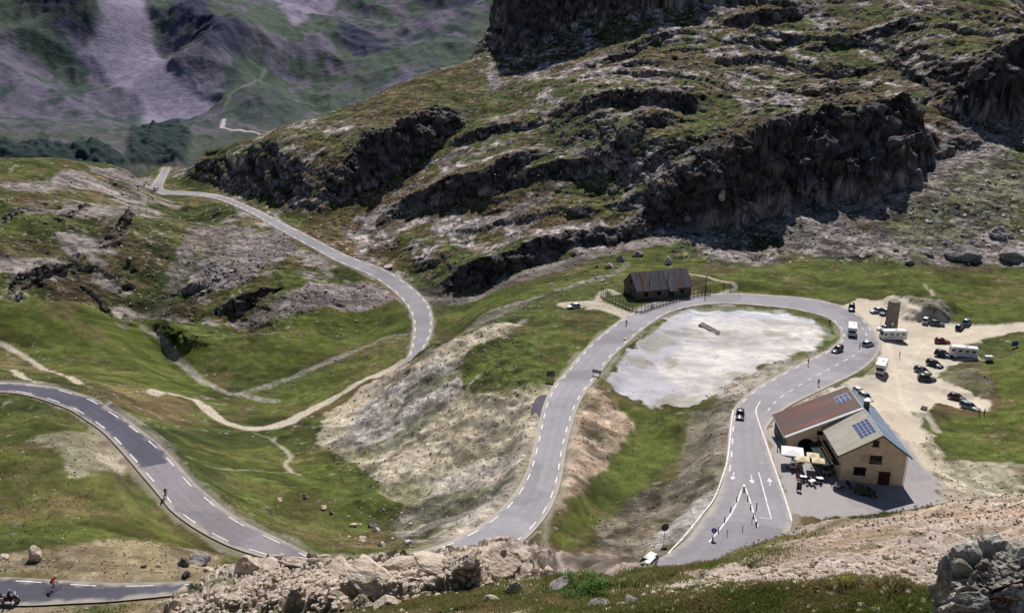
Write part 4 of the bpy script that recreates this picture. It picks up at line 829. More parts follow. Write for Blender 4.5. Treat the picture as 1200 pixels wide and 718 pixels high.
def person_mesh(pose):
    if pose in _pose: return _pose[pose]
    q = POSES[pose]; V = []; E = []; Rd = []
    def v(p, r, par=None):
        V.append(p); Rd.append(r); 
        if par is not None: E.append((par, len(V)-1))
        return len(V)-1
    pel = v(q['pel'], .13); mid = v(tuple((a+b)/2 for a, b in zip(q['pel'], q['chest'])), .125, pel); ch = v(q['chest'], .15, mid); nk = v(q['neck'], .062, ch)
    hd = Vector(q['head']); nkv = Vector(q['neck']); up = (hd-nkv).normalized()
    h0 = v(tuple(hd-up*.05), .082, nk); h1 = v(tuple(hd+up*.05), .092, h0); h2 = v(tuple(hd+up*.13), .055, h1)
    v(tuple(hd+Vector((.105, 0, -.01))), .016, h0)                                   # nose
    for k, s in enumerate((1, -1)):
        hp_ = v((q['pel'][0], q['pel'][1]+s*q['hip'], q['pel'][2]-.05), .10, pel); kn = v(q['knee'][k], .062, hp_); f = Vector(q['foot'][k])
        cal = v(tuple(Vector(q['knee'][k])*.6+f*.4), .058, kn); an = v(tuple(f+Vector((-.02, 0, .03))), .038, cal); v(tuple(f+Vector((.08, 0, -.02))), .042, an); v(tuple(f+Vector((.17, 0, -.035))), .03, len(V)-1)
        sh = v((q['chest'][0]*.4+q['neck'][0]*.6, s*q['sh'], q['chest'][2]*.35+q['neck'][2]*.65-.03), .062, ch); el = v(q['elb'][k], .043, sh); h = Vector(q['hand'][k]); wr = v(tuple(h), .029, el)
        d = (h-Vector(q['elb'][k])).normalized(); pa = v(tuple(h+d*.06), .034, wr)
        side = Vector((0, 0, 1)) if abs(d.z) < .7 else Vector((1, 0, 0)); side = (side-d*side.dot(d)).normalized()
        for j, ln in enumerate((.07, .085, .08, .06)): fb = v(tuple(h+d*(.06+ln*.6)+side*(j-1.5)*.019), .0085, pa); v(tuple(h+d*(.06+ln)+side*(j-1.5)*.02+Vector((0, -s*.015, 0))), .007, fb)
        v(tuple(h+d*.07-side*.05+Vector((0, -s*.02, 0))), .009, wr)
    me = bpy.data.meshes.new('t'); me.from_pydata(V, E, []); o = bpy.data.objects.new('t', me); col_.objects.link(o)
    md = o.modifiers.new('s', 'SKIN'); sv = me.skin_vertices[0].data
    for i, r_ in enumerate(Rd): sv[i].radius = (r_, r_)
    sv[0].use_root = True; sb = o.modifiers.new('u', 'SUBSURF'); sb.levels = 1; sb.render_levels = 1
    dg = bpy.context.evaluated_depsgraph_get(); dg.update(); m2 = bpy.data.meshes.new_from_object(o.evaluated_get(dg)); bpy.data.objects.remove(o); bpy.data.meshes.remove(me)
    q_pel, q_neck = Vector(q['pel']), Vector(q['neck']); mi = []
    hands = [Vector(h) for h in q['hand']]; feet = [Vector(f) for f in q['foot']]; ax = (q_neck-q_pel)
    arms = [(Vector((q['neck'][0], s*q['sh'], q['neck'][2]-.05)), Vector(q['elb'][k]), Vector(q['hand'][k])) for k, s in enumerate((1, -1))]
    legs = [(Vector(q['knee'][k]), feet[k]) for k in (0, 1)]
    for p_ in m2.polygons:
        c = p_.center
        if (c-hd).length < .19 and (c-q_neck).dot(up) > .0 or min((c-h).length for h in hands) < .14: mi.append(0)
        elif min((c-f).length for f in feet) < .19: mi.append(3)
        elif (c-q_pel).dot(ax)/ax.length > .02 and min(min(abs((c-k_).length) for k_, f in legs), 9) > .16: mi.append(1)
        else: mi.append(2)
    m2.polygons.foreach_set('material_index', mi); m2.polygons.foreach_set('use_smooth', [True]*len(mi)); _pose[pose] = (m2, hd.copy(), up.copy()); return _pose[pose]
def person(label, pose, top, legs, loc, rz, group=None, head='hair'):
    me, hd, up = person_mesh(pose); me = me.copy(); mi_ = [p_.material_index for p_ in me.polygons]; me.materials.clear()
    for m_ in (skin, cloth[top], cloth[legs], cloth['black']): me.materials.append(m_)
    me.polygons.foreach_set('material_index', mi_); me.name = 'person'; o = bpy.data.objects.new('person', me); col_.objects.link(o); o.location = loc; o.rotation_euler = (0, 0, rz); tag(o, label, 'person', group)
    bm = bmesh.new(); bmesh.ops.create_icosphere(bm, subdivisions=2, radius=1); 
    r_ = .125 if head == 'helmet' else .108; k = .6 if head == 'cyc' else .75
    for v_ in bm.verts: v_.co = Vector((v_.co.x*r_*1.15-.015, v_.co.y*r_*.95, max(v_.co.z, -.25 if head != 'helmet' else -.8)*r_*1.1+.045))+hd
    m2 = bpy.data.meshes.new('hair'); bm.to_mesh(m2); bm.free(); m2.materials.append({'hair': hairm, 'cyc': M['paint_white'], 'helmet': M['paint_silver']}[head])
    m2.polygons.foreach_set('use_smooth', [True]*len(m2.polygons)); h = bpy.data.objects.new('hair' if head == 'hair' else 'helmet', m2); col_.objects.link(h); h.parent = o
    return o
def bicycle(label, loc, rz, c='paint_red'):
    t = thing('bicycle', label, 'bicycle', loc, rz, 'racing bicycles')
    def ring(x, name):
        m_ = MB(); n = 20
        for k in range(n):
            a, b = 2*math.pi*k/n, 2*math.pi*(k+1)/n; m_.tube((x+.33*math.cos(a), 0, .34+.33*math.sin(a)), (x+.33*math.cos(b), 0, .34+.33*math.sin(b)), .018, n=6, cap=False)
        w_ = m_.build('wheel', M['tyre'], t); sp = MB()
        for k in range(8): a = math.pi*k/8; sp.tube((x-.32*math.cos(a), 0, .34-.32*math.sin(a)), (x+.32*math.cos(a), 0, .34+.32*math.sin(a)), .003, n=4)
        sp.build('spokes', M['steel'], w_)
    ring(-.5, 'wheel'); ring(.5, 'wheel')
    f = MB()
    for a, b in (((-.5, 0, .34), (-.05, 0, .29)), ((-.05, 0, .29), (-.2, 0, .86)), ((-.5, 0, .34), (-.17, 0, .78)), ((-.05, 0, .29), (.35, 0, .78)), ((-.17, 0, .8), (.34, 0, .86)), ((.33, 0, .92), (.5, 0, .34))): f.tube(a, b, .02, n=6)
    f.build('frame', M[c], t); h = MB(); h.tube((.4, -.21, .97), (.4, .21, .97), .014); 
    for s in (-1, 1): h.tube((.4, s*.21, .97), (.5, s*.21, .95), .014).tube((.5, s*.21, .95), (.48, s*.21, .84), .014)
    h.tube((.33, 0, .92), (.4, 0, .97), .016); h.build('handlebar', M['plastic'], t); MB().box((-.22, 0, .9), (.26, .12, .05)).build('saddle', M['plastic'], t, bevel=.015)
    cr_ = MB(); cr_.tube((-.05, -.02, .29), (-.05, .02, .29), .1, n=14).tube((-.05, .05, .29), (0, .1, .42), .012).tube((-.05, -.05, .29), (-.05, -.1, .15), .012); cr_.build('crank', M['darksteel'], t)
    return t
for u, v, du, dv, top, lg, lab in [(63,690,10,-1,'red','dark','red jersey riding along the lowest road at the left'),(194,582,4,8,'dark','black','dark clothes riding alone on the long descending road'),
   (734,381,-8,10,'dark','black','dark clothes on the road left of the fenced barn'),(764,361,-10,4,'white','dark','pale top riding past the fence corner of the barn'),
   (972,380,6,4,'black','dark','black clothes on the bend opposite the car park entrance')]:
    p = on(u, v); a = heading(u, v, du, dv); bicycle('racing bicycle under the cyclist with '+lab, p, a, 'paint_red' if top == 'red' else 'paint_black'); person('cyclist with '+lab, 'ride', top, lg, p, a, None, 'cyc')
for u, v, ang, pose, top, lg, lab in [(1007,409,0,'stand','blue','dark','person standing on the bend left of the small silver car'),(947,428,200,'walk','dark','beige','person walking on the inner edge of the bend by the scree flat'),
   (959,452,80,'walk','dark','dark','person walking on the grey strip behind the restaurant roof'),(1054,419,170,'stand','dark','grey','person alone on the gravel between two camper vans'),
   (848,338,190,'walk','black','dark','left one of two walkers on the footpath right of the barn'),(856,338,190,'walk','dark','grey','right one of two walkers on the footpath right of the barn'),
   (1010,410,0,'stand','black','dark','second person on the bend close to the small silver car'),(1147,487,0,'stand','yellow','dark','person in yellow at the tip of the car park on the lawn'),(1153,487,0,'stand','green','dark','person in green beside the one in yellow on the lawn')]:
    if (u, v) == (1010, 410): continue
    person(lab, pose, top, lg, on(u, v), R(ang))
def motorbike(label, loc, rz, body='paint_black', cases=True, group='motorcycles'):
    t = thing('motorcycle', label, 'motorcycle', loc, rz, group)
    for x in (-.75, .75):
        w_ = MB().tube((x, -.075, .32), (x, .075, .32), .32, n=20).build('wheel', M['tyre'], t); MB().tube((x, -.085, .32), (x, .085, .32), .2, n=14).build('rim', M['rim'], w_)
    MB().prism([(-.45, .3), (-.5, .62), (.25, .62), (.4, .4), (.2, .25)], -.16, .16).build('engine', M['darksteel'], t, bevel=.03)
    MB().prism([(-.1, .62), (-.05, .88), (.3, .98), (.55, .8), (.45, .6)], -.17, .17).build('tank', M[body], t, bevel=.05)
    MB().prism([(-.95, .78), (-.9, .9), (-.55, .86), (-.4, .76), (-.05, .78), (0, .65), (-.6, .62)], -.15, .15).build('seat', M['plastic'], t, bevel=.03)
    MB().prism([(.5, .6), (.45, 1.0), (.62, 1.28), (.72, .95), (.9, .78), (.75, .6)], -.2, .2).build('fairing', M[body], t, bevel=.05)
    MB().prism([(.45, 1.02), (.58, 1.42), (.61, 1.42), (.7, 1.02)], -.15, .15).build('windscreen', M['lamp'], t); MB().box((.84, 0, .86), (.08, .24, .15), ry=.6).build('headlight', M['lamp'], t, bevel=.02)
    fk = MB()
    for s in (-1, 1): fk.tube((.75, s*.1, .32), (.5, s*.1, 1.0), .03, n=8)
    fk.build('fork', M['steel'], t); hb = MB(); hb.tube((.42, -.36, 1.06), (.42, .36, 1.06), .018); hb.build('handlebar', M['plastic'], t)
    for s in (-1, 1): MB().box((.46, s*.34, 1.18), (.03, .14, .09)).build('mirror', M['lamp'], t); MB().tube((-.2, s*.16, .3), (-.95, s*.2, .42), .05).build('exhaust', M['rim'], t)
    if cases:
        for s in (-1, 1): MB().box((-.75, s*.34, .62), (.5, .2, .36)).build('side_case', M['steel'], t, bevel=.03)
        MB().box((-.98, 0, 1.0), (.36, .42, .3)).build('top_case', M['plastic'], t, bevel=.04)
    return t
p = on(12, 706); a = heading(12, 706, 10, 0); motorbike('black touring motorcycle with side cases entering at the lower left edge', p, a); person('motorcyclist in black riding in at the lower left edge', 'moto', 'black', 'dark', p, a, None, 'helmet')
motorbike('motorcycle standing on the sunny tip of the restaurant shadow', on(983,574), R(170), 'paint_silver', False)
motorbike('motorcycle deep in the shade by the restaurant door', on(994,570), R(100), 'paint_navy', False)
# ------------------------------------------------------------------ restaurant
def wall_mat(name, c1, c2, bump=.3, sc=.9): return simple_mat(name, c1, c2, sc, .92, .1, bump, detail=9)
plaster = wall_mat('cream_plaster', (.80, .62, .45), (.66, .50, .355)); stonem = wall_mat('dark_stone', (.20, .165, .14), (.10, .082, .072), .8, 1.6)
def sheet_roof(name, c1, c2, c3, along, sx, streak=3.0):
    m, nt, b = new_mat(name, .55, .3); N, L = nt.nodes, nt.links; tc = N.new('ShaderNodeTexCoord'); mp = N.new('ShaderNodeMapping'); L.new(tc.outputs['Object'], mp.inputs['Vector'])
    mp.inputs['Scale'].default_value = sx; n = N.new('ShaderNodeTexNoise'); n.inputs['Scale'].default_value = 1; n.inputs['Detail'].default_value = 6; L.new(mp.outputs[0], n.inputs['Vector'])
    r = N.new('ShaderNodeValToRGB'); e = r.color_ramp.elements; e[0].position = .36; e[0].color = (*c1, 1); e[1].position = .68; e[1].color = (*c3, 1); k = e.new(.52); k.color = (*c2, 1); L.new(n.outputs['Fac'], r.inputs[0]); L.new(r.outputs[0], b.inputs['Base Color'])
    w_ = N.new('ShaderNodeTexWave'); w_.bands_direction = along; w_.inputs['Scale'].default_value = streak; L.new(tc.outputs['Object'], w_.inputs['Vector'])
    bp = N.new('ShaderNodeBump'); bp.inputs['Strength'].default_value = .5; bp.inputs['Distance'].default_value = .03; L.new(w_.outputs['Fac'], bp.inputs['Height']); L.new(bp.outputs[0], b.inputs['Normal']); return m
red_roof = sheet_roof('rusty_red_sheet_roof', (.085, .068, .07), (.135, .052, .04), (.20, .082, .06), 'Y', (.12, .9, .12))
cream_roof = sheet_roof('weathered_cream_sheet_roof', (.36, .33, .26), (.42, .39, .32), (.47, .44, .37), 'Y', (.2, .6, .2)); blue_roof = sheet_roof('blue_grey_sheet_roof', (.16, .20, .27), (.20, .25, .33), (.26, .31, .39), 'Y', (.2, .5, .2))
wood = simple_mat('dark_brown_timber', (.09, .05, .03), (.05, .03, .02), 3, .7, .2, .3, stretch=(1, 6, 6)); trim = simple_mat('white_trim_board', (.70, .69, .70), (.55, .54, .56), 2, .6, .3); frame_m = simple_mat('brown_window_frame', (.10, .05, .035), (.07, .035, .025), 4, .6, .3)
A0 = Vector(pz(983, 563, 8.95)); A0.z = 8.9
xa = R(-7.0); ya = R(89.5)
RX = Vector((math.cos(xa), math.sin(xa), 0)); RY = Vector((math.cos(ya), math.sin(ya), 0))
def Lr(x, y, z): return RX*x+RY*y+Vector((0, 0, z))
rest = thing('mountain_restaurant', 'cream gabled mountain inn with a rust red wing roof beside the road', 'building', A0)
def quad_obj(name, P, th, mat, parent, up=Vector((0, 0, 1))):
    m_ = MB(); P = [Vector(p) for p in P]; n = (P[1]-P[0]).cross(P[2]-P[0]).normalized(); n = n if n.dot(up) > 0 else -n
    k = len(P); V = P+[p+n*th for p in P]; m_.add(V, [tuple(range(k)), tuple(range(2*k-1, k-1, -1))]+[(i, (i+1) % k, k+(i+1) % k, k+i) for i in range(k)]); return m_.build(name, mat, parent)
XR, XE, XW, YB, YW = 6.2, 10.9, -6.7, 21.0, 11.2
ZP, ZL, ZR_, ZWG = 9.5, 5.5, 6.2, 2.75
zl = lambda x: ZP-(ZP-ZL)*(XR-x)/XR; zw = lambda x: ZP-(ZP-ZWG)*(XR-x)/(XR-XW); zr2 = lambda x: ZP-(ZP-ZR_)*(x-XR)/(XE-XR)
BZ = -1.2
def wall(name, P, mat=plaster, th=.3, inward=None, parent=rest): return quad_obj(name, [Lr(*p) for p in P], th, mat, parent, inward)
wall('wall', [(0, 0, BZ), (XE, 0, BZ), (XE, 0, ZR_-.15), (XR, 0, ZP-.15), (0, 0, ZL-.15)], inward=RY)
wall('wall', [(0, .3, BZ), (0, YW, BZ), (0, YW, zl(0)-.15), (0, .3, ZL-.15)], inward=RX)
wall('wall', [(XE, .3, BZ), (XE, YB, BZ), (XE, YB, ZR_-.15), (XE, .3, ZR_-.15)], inward=-RX)
wall('wall', [(XW, YW, BZ), (.3, YW, BZ), (.3, YW, zw(.3)-.2), (XW, YW, ZWG-.2)], inward=RY)
wall('wall', [(.3, YW+.02, zl(.3)-.1), (XR, YW+.02, ZP-.2), (.3, YW+.02, zw(.3)-.22)], plaster, .25, RY)
wall('wall', [(XW, YW+.3, BZ), (XW, YB, BZ), (XW, YB, ZWG-.2), (XW, YW+.3, ZWG-.2)], stonem, .3, RX)
wall('wall', [(XW+.3, YB, BZ), (XE-.3, YB, BZ), (XE-.3, YB, ZR_-.2), (XR, YB, ZP-.2), (XW+.3, YB, ZWG-.15)], plaster, .3, -RY)
def roof(name, P, mat): return quad_obj(name, [Lr(*p) for p in P], .14, mat, rest)
o_ = .55
rl = roof('roof', [(-.7, -o_, zl(-.7)), (XR, -o_, ZP), (XR, YW, ZP), (-.7, YW, zl(-.7))], cream_roof)
rw = roof('roof', [(XW-.5, YW-.35, zw(XW-.5)+.02), (XR, YW-.35, ZP+.02), (XR, YB+.4, ZP+.02), (XW-.5, YB+.4, zw(XW-.5)+.02)], red_roof)
rr2 = roof('roof', [(XR+.03, -o_, ZP+.02), (XE+.8, -o_, zr2(XE+.8)), (XE+.8, YB+.4, zr2(XE+.8)), (XR+.03, YB+.4, ZP+.02)], blue_roof)
vb = MB(); a, b = Lr(XW-.5, YW-.38, zw(XW-.5)-.06), Lr(XR, YW-.38, ZP-.06); V = [a, b, b+Vector((0, 0, .3)), a+Vector((0, 0, .3))]; V += [q-RY*.12 for q in V]; V2 = [V[2], V[3], V[3]+RY*.5+Vector((0, 0, .03)), V[2]+RY*.5+Vector((0, 0, .03))]
vb.add(V, [(0, 1, 2, 3), (7, 6, 5, 4), (0, 4, 5, 1), (3, 2, 6, 7), (0, 3, 7, 4), (1, 5, 6, 2)]).add(V2, [(0, 1, 2, 3)]); vb.build('verge_board', trim, rest)
for xs, zf in ((-.7, zl), (XE+.8, zr2)):
    m_ = MB(); a, b = Lr(xs, -o_-.03, zf(xs)-.1), Lr(XR, -o_-.03, ZP-.1); V = [a, b, b+Vector((0, 0, .24)), a+Vector((0, 0, .24))]; V += [q-RY*.06 for q in V]; m_.add(V, [(0, 1, 2, 3), (7, 6, 5, 4), (0, 4, 5, 1), (3, 2, 6, 7), (0, 3, 7, 4), (1, 5, 6, 2)]); m_.build('barge_board', wood, rest)
m_ = MB()
for k in range(9):
    for s, x0 in ((0, -.55),): m_.box(Lr(x0, -.1+k*1.25, zl(x0)-.14), (.5, .1, .12), rz=xa)
m_.build('rafter_ends', wood, rest)
def opening(x, z, w_, h, kind='window', shutters=False):
    f = MB(); c = Lr(x, -.03, z)
    for s in (-1, 1): f.box(Lr(x+s*w_/2, -.04, z), (.09, .1, h+.12), rz=xa)
    f.box(Lr(x, -.04, z+h/2), (w_, .1, .09), rz=xa); f.box(Lr(x, -.06, z-h/2), (w_+.25, .16, .08), rz=xa)
    if kind == 'window': f.box(Lr(x, -.045, z), (.06, .07, h), rz=xa)
    o = f.build('window_frame' if kind == 'window' else 'door', frame_m, rest)
    MB().box(Lr(x, -.012, z), (w_-.06, .04, h-.04), rz=xa).build('pane', M['glass'] if kind == 'window' else simple_mat('dark_red_door', (.06, .02, .018), (.04, .015, .012), 3, .6, .3), o)
opening(5.4, 7.75, .95, 1.15); opening(5.75, 4.7, 2.0, 1.5); opening(3.3, 2.25, 2.0, 1.5); opening(7.6, 1.25, 1.9, 2.5, 'door')
MB().box(Lr(3.9, -.02, 4.75), (1.3, .06, 1.4), rz=xa).build('blank_panel', simple_mat('pale_plaster_panel', (.56, .46, .34), (.50, .40, .29), 2, .9, .1), rest)
for x_, y_, z1_ in ((-.12, -.12, ZL-.3), (XE+.12, -.12, ZR_-.3), (XW-.12, YW-.12, ZWG-.4)): MB().tube(Lr(x_, y_, 0), Lr(x_, y_, z1_), .06, n=8).build('downpipe', M['steel'], rest)
MB().tube(Lr(-.78, -o_, zl(-.7)), Lr(-.78, YW-.5, zl(-.7)), .08, n=8).build('gutter', M['steel'], rest); MB().tube(Lr(XW-.58, YW-.3, zw(XW-.5)), Lr(XW-.58, YB+.3, zw(XW-.5)), .08, n=8).build('gutter', M['steel'], rest)
MB().tube(Lr(XR, -o_-.02, ZP+.1), Lr(XR, YB+.4, ZP+.12), .13, n=8).build('ridge_cap', M['steel'], rest)
# arch and small window in the wing's front wall
ar = MB(); n = 14; cx, cz = -3.1, 1.3; P = [Lr(cx-1.5, YW-.04, .05), Lr(cx+1.5, YW-.04, .05)]+[Lr(cx+1.5*math.cos(math.pi*k/n), YW-.04, cz+1.35*math.sin(math.pi*k/n)) for k in range(n+1)]; V = P+[q+RY*.03 for q in P]
ar.add(V, [tuple(range(len(P)))]+[(i, (i+1) % len(P), len(P)+(i+1) % len(P), len(P)+i) for i in range(len(P))]); ar.build('arched_doorway', simple_mat('dark_interior', (.012, .01, .01), (.008, .007, .007), 2, .9, .1), rest)
f = MB().box(Lr(-.9, YW-.05, 4.0), (1.1, .1, .8), rz=xa).build('window_frame', frame_m, rest); MB().box(Lr(-.9, YW-.07, 4.0), (.9, .08, .6), rz=xa).build('pane', M['glass'], f)
# timber balcony and awning on the terrace side
m_ = MB(); m_.box(Lr(-.75, 5.4, 2.9), (1.5, 9.6, .14), rz=ya-R(90))
for k in range(24): m_.box(Lr(-1.45, .8+k*.4, 3.4), (.05, .05, .95), rz=ya-R(90))
m_.box(Lr(-1.45, 5.4, 3.9), (.09, 9.6, .09), rz=ya-R(90))
for y in (.9, 4, 7, 10): m_.box(Lr(-1.4, y, 1.3), (.14, .14, 3.1), rz=ya-R(90))
m_.build('balcony', wood, rest)
for y in (2.2, 5.2, 8.4): MB().box(Lr(-.03, y, 4.15 if y != 5.2 else 4.15), (.08, 1.2, 1.1), rz=ya-R(90)).build('window', M['glass'], rest)
MB().box(Lr(-.04, 5, 1.2), (.08, 2.2, 2.1), rz=ya-R(90)).build('terrace_door', M['glass'], rest); quad_obj('awning', [Lr(-1.5, .6, 2.7), Lr(-3.1, .6, 2.25), Lr(-3.1, 10, 2.25), Lr(-1.5, 10, 2.7)], .05, simple_mat('dark_green_canvas', (.03, .05, .04), (.02, .035, .03), 3, .8, .1), rest)
# solar panels: 4 x 5 on the cream slope, 3 x 2 on the red wing
solar = simple_mat('blue_solar_cells', (.055, .075, .23), (.04, .055, .17), 3, .45, .5, 0, .1)
def panels(x0, y0, nx, ny, dx, dy, zf, lift):
    arr = MB(); ff = MB(); sl = math.atan((zf(1)-zf(0)))
    for i in range(nx):
        for j in range(ny):
            x, y = x0+i*dx, y0+j*dy; P = [Lr(x, y, zf(x)+lift), Lr(x+dx*.84, y, zf(x+dx*.84)+lift), Lr(x+dx*.84, y+dy*.86, zf(x+dx*.84)+lift), Lr(x, y+dy*.86, zf(x)+lift)]; arr.add(P, [(0, 1, 2, 3)])
    P = [Lr(x0-.06, y0-.06, zf(x0-.06)+lift-.03), Lr(x0+nx*dx, y0-.06, zf(x0+nx*dx)+lift-.03), Lr(x0+nx*dx, y0+ny*dy, zf(x0+nx*dx)+lift-.03), Lr(x0-.06, y0+ny*dy, zf(x0-.06)+lift-.03)]; ff.add(P, [(0, 1, 2, 3)])
    o = ff.build('solar_array', M['paint_silver'], rest); arr.build('solar_cells', solar, o)
panels(3.3, 1.6, 4, 5, .63, 1.12, zl, .22); panels(3.2, 15.9, 3, 2, .75, 1.5, zw, .24)
ch = MB().box(Lr(XR+1.2, 13.0, 9.3), (.9, .9, 2.2), rz=xa).build('chimney', stonem, rest); MB().box(Lr(XR+1.2, 13.0, 10.45), (1.15, 1.15, .14), rz=xa).build('chimney_cap', M['steel'], ch)
# ------------------------------------------------------------------ barn
barn_roof = sheet_roof('rusted_grey_sheet_roof', (.10, .095, .11), (.17, .15, .165), (.15, .055, .04), 'X', (.9, .12, .12), 2.4)
zb = 1.1; BA = Vector(pz(746, 351, 1.2)); BA.z = zb; ba = R(20.5)
barn = thing('stone_barn', 'old dark stone barn with a rusted sheet metal roof inside a fence', 'building', BA, ba)
LB, WB, EB, PB = 18.0, 8.6, 3.1, 7.0
m_ = MB(); m_.add([(0, 0, -1), (LB, 0, -1), (LB, WB, -1), (0, WB, -1), (0, 0, EB), (LB, 0, EB), (LB, WB, EB), (0, WB, EB), (0, WB/2, PB-.1), (LB, WB/2, PB-.1)], [(0, 1, 5, 4), (3, 7, 6, 2), (0, 4, 8, 7, 3), (1, 2, 6, 9, 5)]); m_.build('wall', stonem, barn)
sb_ = (PB-EB)/(WB/2); e = .5
quad_obj('roof', [(-.35, -e, EB-e*sb_), (10.2, -e, EB-e*sb_), (10.2, WB/2, PB), (-.35, WB/2, PB)], .1, barn_roof, barn)
quad_obj('roof', [(10.22, -e-.9, EB-(e+.9)*sb_*.8), (12.6, -e-.9, EB-(e+.9)*sb_*.8), (12.6, WB/2, PB+.01), (10.22, WB/2, PB+.01)], .1, barn_roof, barn)
quad_obj('roof', [(12.62, -e, EB-e*sb_), (LB+.35, -e, EB-e*sb_), (LB+.35, WB/2, PB), (12.62, WB/2, PB)], .1, barn_roof, barn)
quad_obj('roof', [(-.35, WB/2+.02, PB), (LB+.35, WB/2+.02, PB), (LB+.35, WB+e, EB-e*sb_), (-.35, WB+e, EB-e*sb_)], .1, barn_roof, barn)
dk = simple_mat('black_opening', (.01, .01, .01), (.006, .006, .006), 1, .9, .1)
for x in (3.0, 7.2, 15.0): MB().box((x, -.02, 1.5), (1.2, .06, 1.2)).build('window', dk, barn)
MB().box((11.4, -.02, 1.2), (1.7, .06, 2.4)).build('door', dk, barn); MB().box((-.02, WB/2, 4.3), (.06, .9, 1.3)).build('window', dk, barn); MB().box((-.02, WB/2, 1.1), (.06, 1.6, 2.2)).build('door', wood, barn)
m_ = MB()
for x in (5.6, 11.6): m_.tube((x, WB/2-1.3, PB-1.0), (x, WB/2-1.3, PB-.2), .14)
m_.build('vent_pipe', M['darksteel'], barn)
# fence round the barn
fence = thing('mesh_fence', 'tall dark green netting fence with many posts around the stone barn', 'fence', on(748, 365))
fm = simple_mat('dark_green_netting', (.03, .055, .05), (.02, .035, .035), 4, .7, .2); FP = catmull([on(704, 347), on(716, 353), on(730, 359), on(744, 365), on(752, 366), on(766, 361), on(782, 356), on(800, 351), on(817, 347), on(832, 345)], 6); L_ = np.r_[0, np.cumsum(np.hypot(*np.diff(FP[:, :2], axis=0).T))]
o3 = Vector(fence.location); npst = 34; ps = []
for k in range(npst): s = L_[-1]*k/(npst-1); x, y = np.interp(s, L_, FP[:, 0]), np.interp(s, L_, FP[:, 1]); ps.append(Vector((x, y, gz(x, y)))-o3)
back = [on(704, 347)-o3, Vector((31, 300.5, 1.2))-o3+Vector((0, 0, 0)), Vector((52, 309, 1.2))-o3, on(832, 345)-o3]
for i, q in enumerate(ps): MB().tube(q+Vector((0, 0, -.4)), q+Vector((0, 0, 3.0)), .055, n=6).box(q+Vector((0, 0, .1)), (.3, .3, .5)).build('post', fm, fence)
pn = MB()
allp = ps+[]
for a, b in zip(allp[:-1], allp[1:]):
    for h in np.arange(.25, 3.0, .25): pn.tube(a+Vector((0, 0, h)), b+Vector((0, 0, h)), .014, n=3, cap=False)
    for k in range(1, 7): q = a.lerp(b, k/7); pn.tube(q+Vector((0, 0, .1)), q+Vector((0, 0, 2.95)), .014, n=3, cap=False)
pn.build('netting', fm, fence)
kb = MB()
for a, b in zip(ps[:-1], ps[1:]): c = (a+b)/2; d = b-a; kb.box(c+Vector((0, 0, .05)), (d.length, .25, .45), rz=math.atan2(d.y, d.x))
kb.build('kerb', simple_mat('pale_concrete', (.45, .41, .36), (.34, .31, .27), 2, .9, .1, .3), fence)
# ------------------------------------------------------------------ stone tower
tp = Vector(pz(1043.5, 386, .3)); tw = thing('stone_tower', 'round brown stone tower standing in the car park', 'monument', tp)
def stone_block_mat(name):
    m, nt, b = new_mat(name, .9, .1); N, L = nt.nodes, nt.links; tc = N.new('ShaderNodeTexCoord'); br = N.new('ShaderNodeTexVoronoi'); br.inputs['Scale'].default_value = 2.2; L.new(tc.outputs['Object'], br.inputs['Vector'])
    r = N.new('ShaderNodeValToRGB'); r.color_ramp.elements[0].color = (.15, .125, .10, 1); r.color_ramp.elements[1].color = (.30, .25, .20, 1); L.new(br.outputs['Color'], r.inputs[0]); L.new(r.outputs[0], b.inputs['Base Color'])
    bp = N.new('ShaderNodeBump'); bp.inputs['Distance'].default_value = .08; bp.inputs['Strength'].default_value = .7; L.new(br.outputs['Distance'], bp.inputs['Height']); L.new(bp.outputs[0], b.inputs['Normal']); return m
sbm = stone_block_mat('rubble_masonry'); m_ = MB(); n = 28; zs = [-.5, 0, .3, 1.5, 3, 5, 7, 8.0, 8.3]; V = []; Fc = []
for k, z in enumerate(zs):
    r_ = 1.75-.02*z if z < 8.1 else 1.55
    for j in range(n): t_ = 2*math.pi*j/n; q = r_+random.uniform(-.05, .05); V.append((q*math.cos(t_), q*math.sin(t_), z))
for k in range(len(zs)-1):
    for j in range(n): Fc.append((k*n+j, k*n+(j+1) % n, (k+1)*n+(j+1) % n, (k+1)*n+j))
Fc.append(tuple((len(zs)-1)*n+j for j in range(n))); m_.add(V, Fc); m_.build('shaft', sbm, tw); MB().tube((0, 0, -.3), (0, 0, .25), 2.1, 2.0, n=24).build('plinth', sbm, tw); MB().box((-.3, -1.70, 2.2), (.7, .12, .9)).build('plaque', trim, tw)
# ------------------------------------------------------------------ terrace
canv_w = simple_mat('white_canvas', (.80, .79, .78), (.72, .70, .70), 2, .8, .1); canv_c = simple_mat('cream_canvas', (.72, .62, .42), (.64, .54, .36), 2, .8, .1)
def parasol(u, v, mat, lab, s, h=2.5):
    p = on(u, v); t = thing('parasol', lab, 'parasol', p, R(-12), 'square terrace parasols'); MB().tube((0, 0, 0), (0, 0, h+.35), .035).build('pole', M['steel'], t); MB().box((0, 0, .06), (.6, .6, .12)).build('base', simple_mat('concrete_base', (.3, .29, .28), (.22, .21, .2), 3, .9, .1), t, bevel=.01)
    m_ = MB(); q = s/2; V = [(-q, -q, h), (0, -q*1.02, h+.04), (q, -q, h), (q*1.02, 0, h+.04), (q, q, h), (0, q*1.02, h+.04), (-q, q, h), (-q*1.02, 0, h+.04), (0, 0, h+.5)]; V += [(x, y, z-.18) for x, y, z in V[:8]]
    m_.add(V, [(k, (k+1) % 8, 8) for k in range(8)]+[(k, 9+k, 9+(k+1) % 8, (k+1) % 8) for k in range(8)]); m_.build('canopy', mat, t); return t
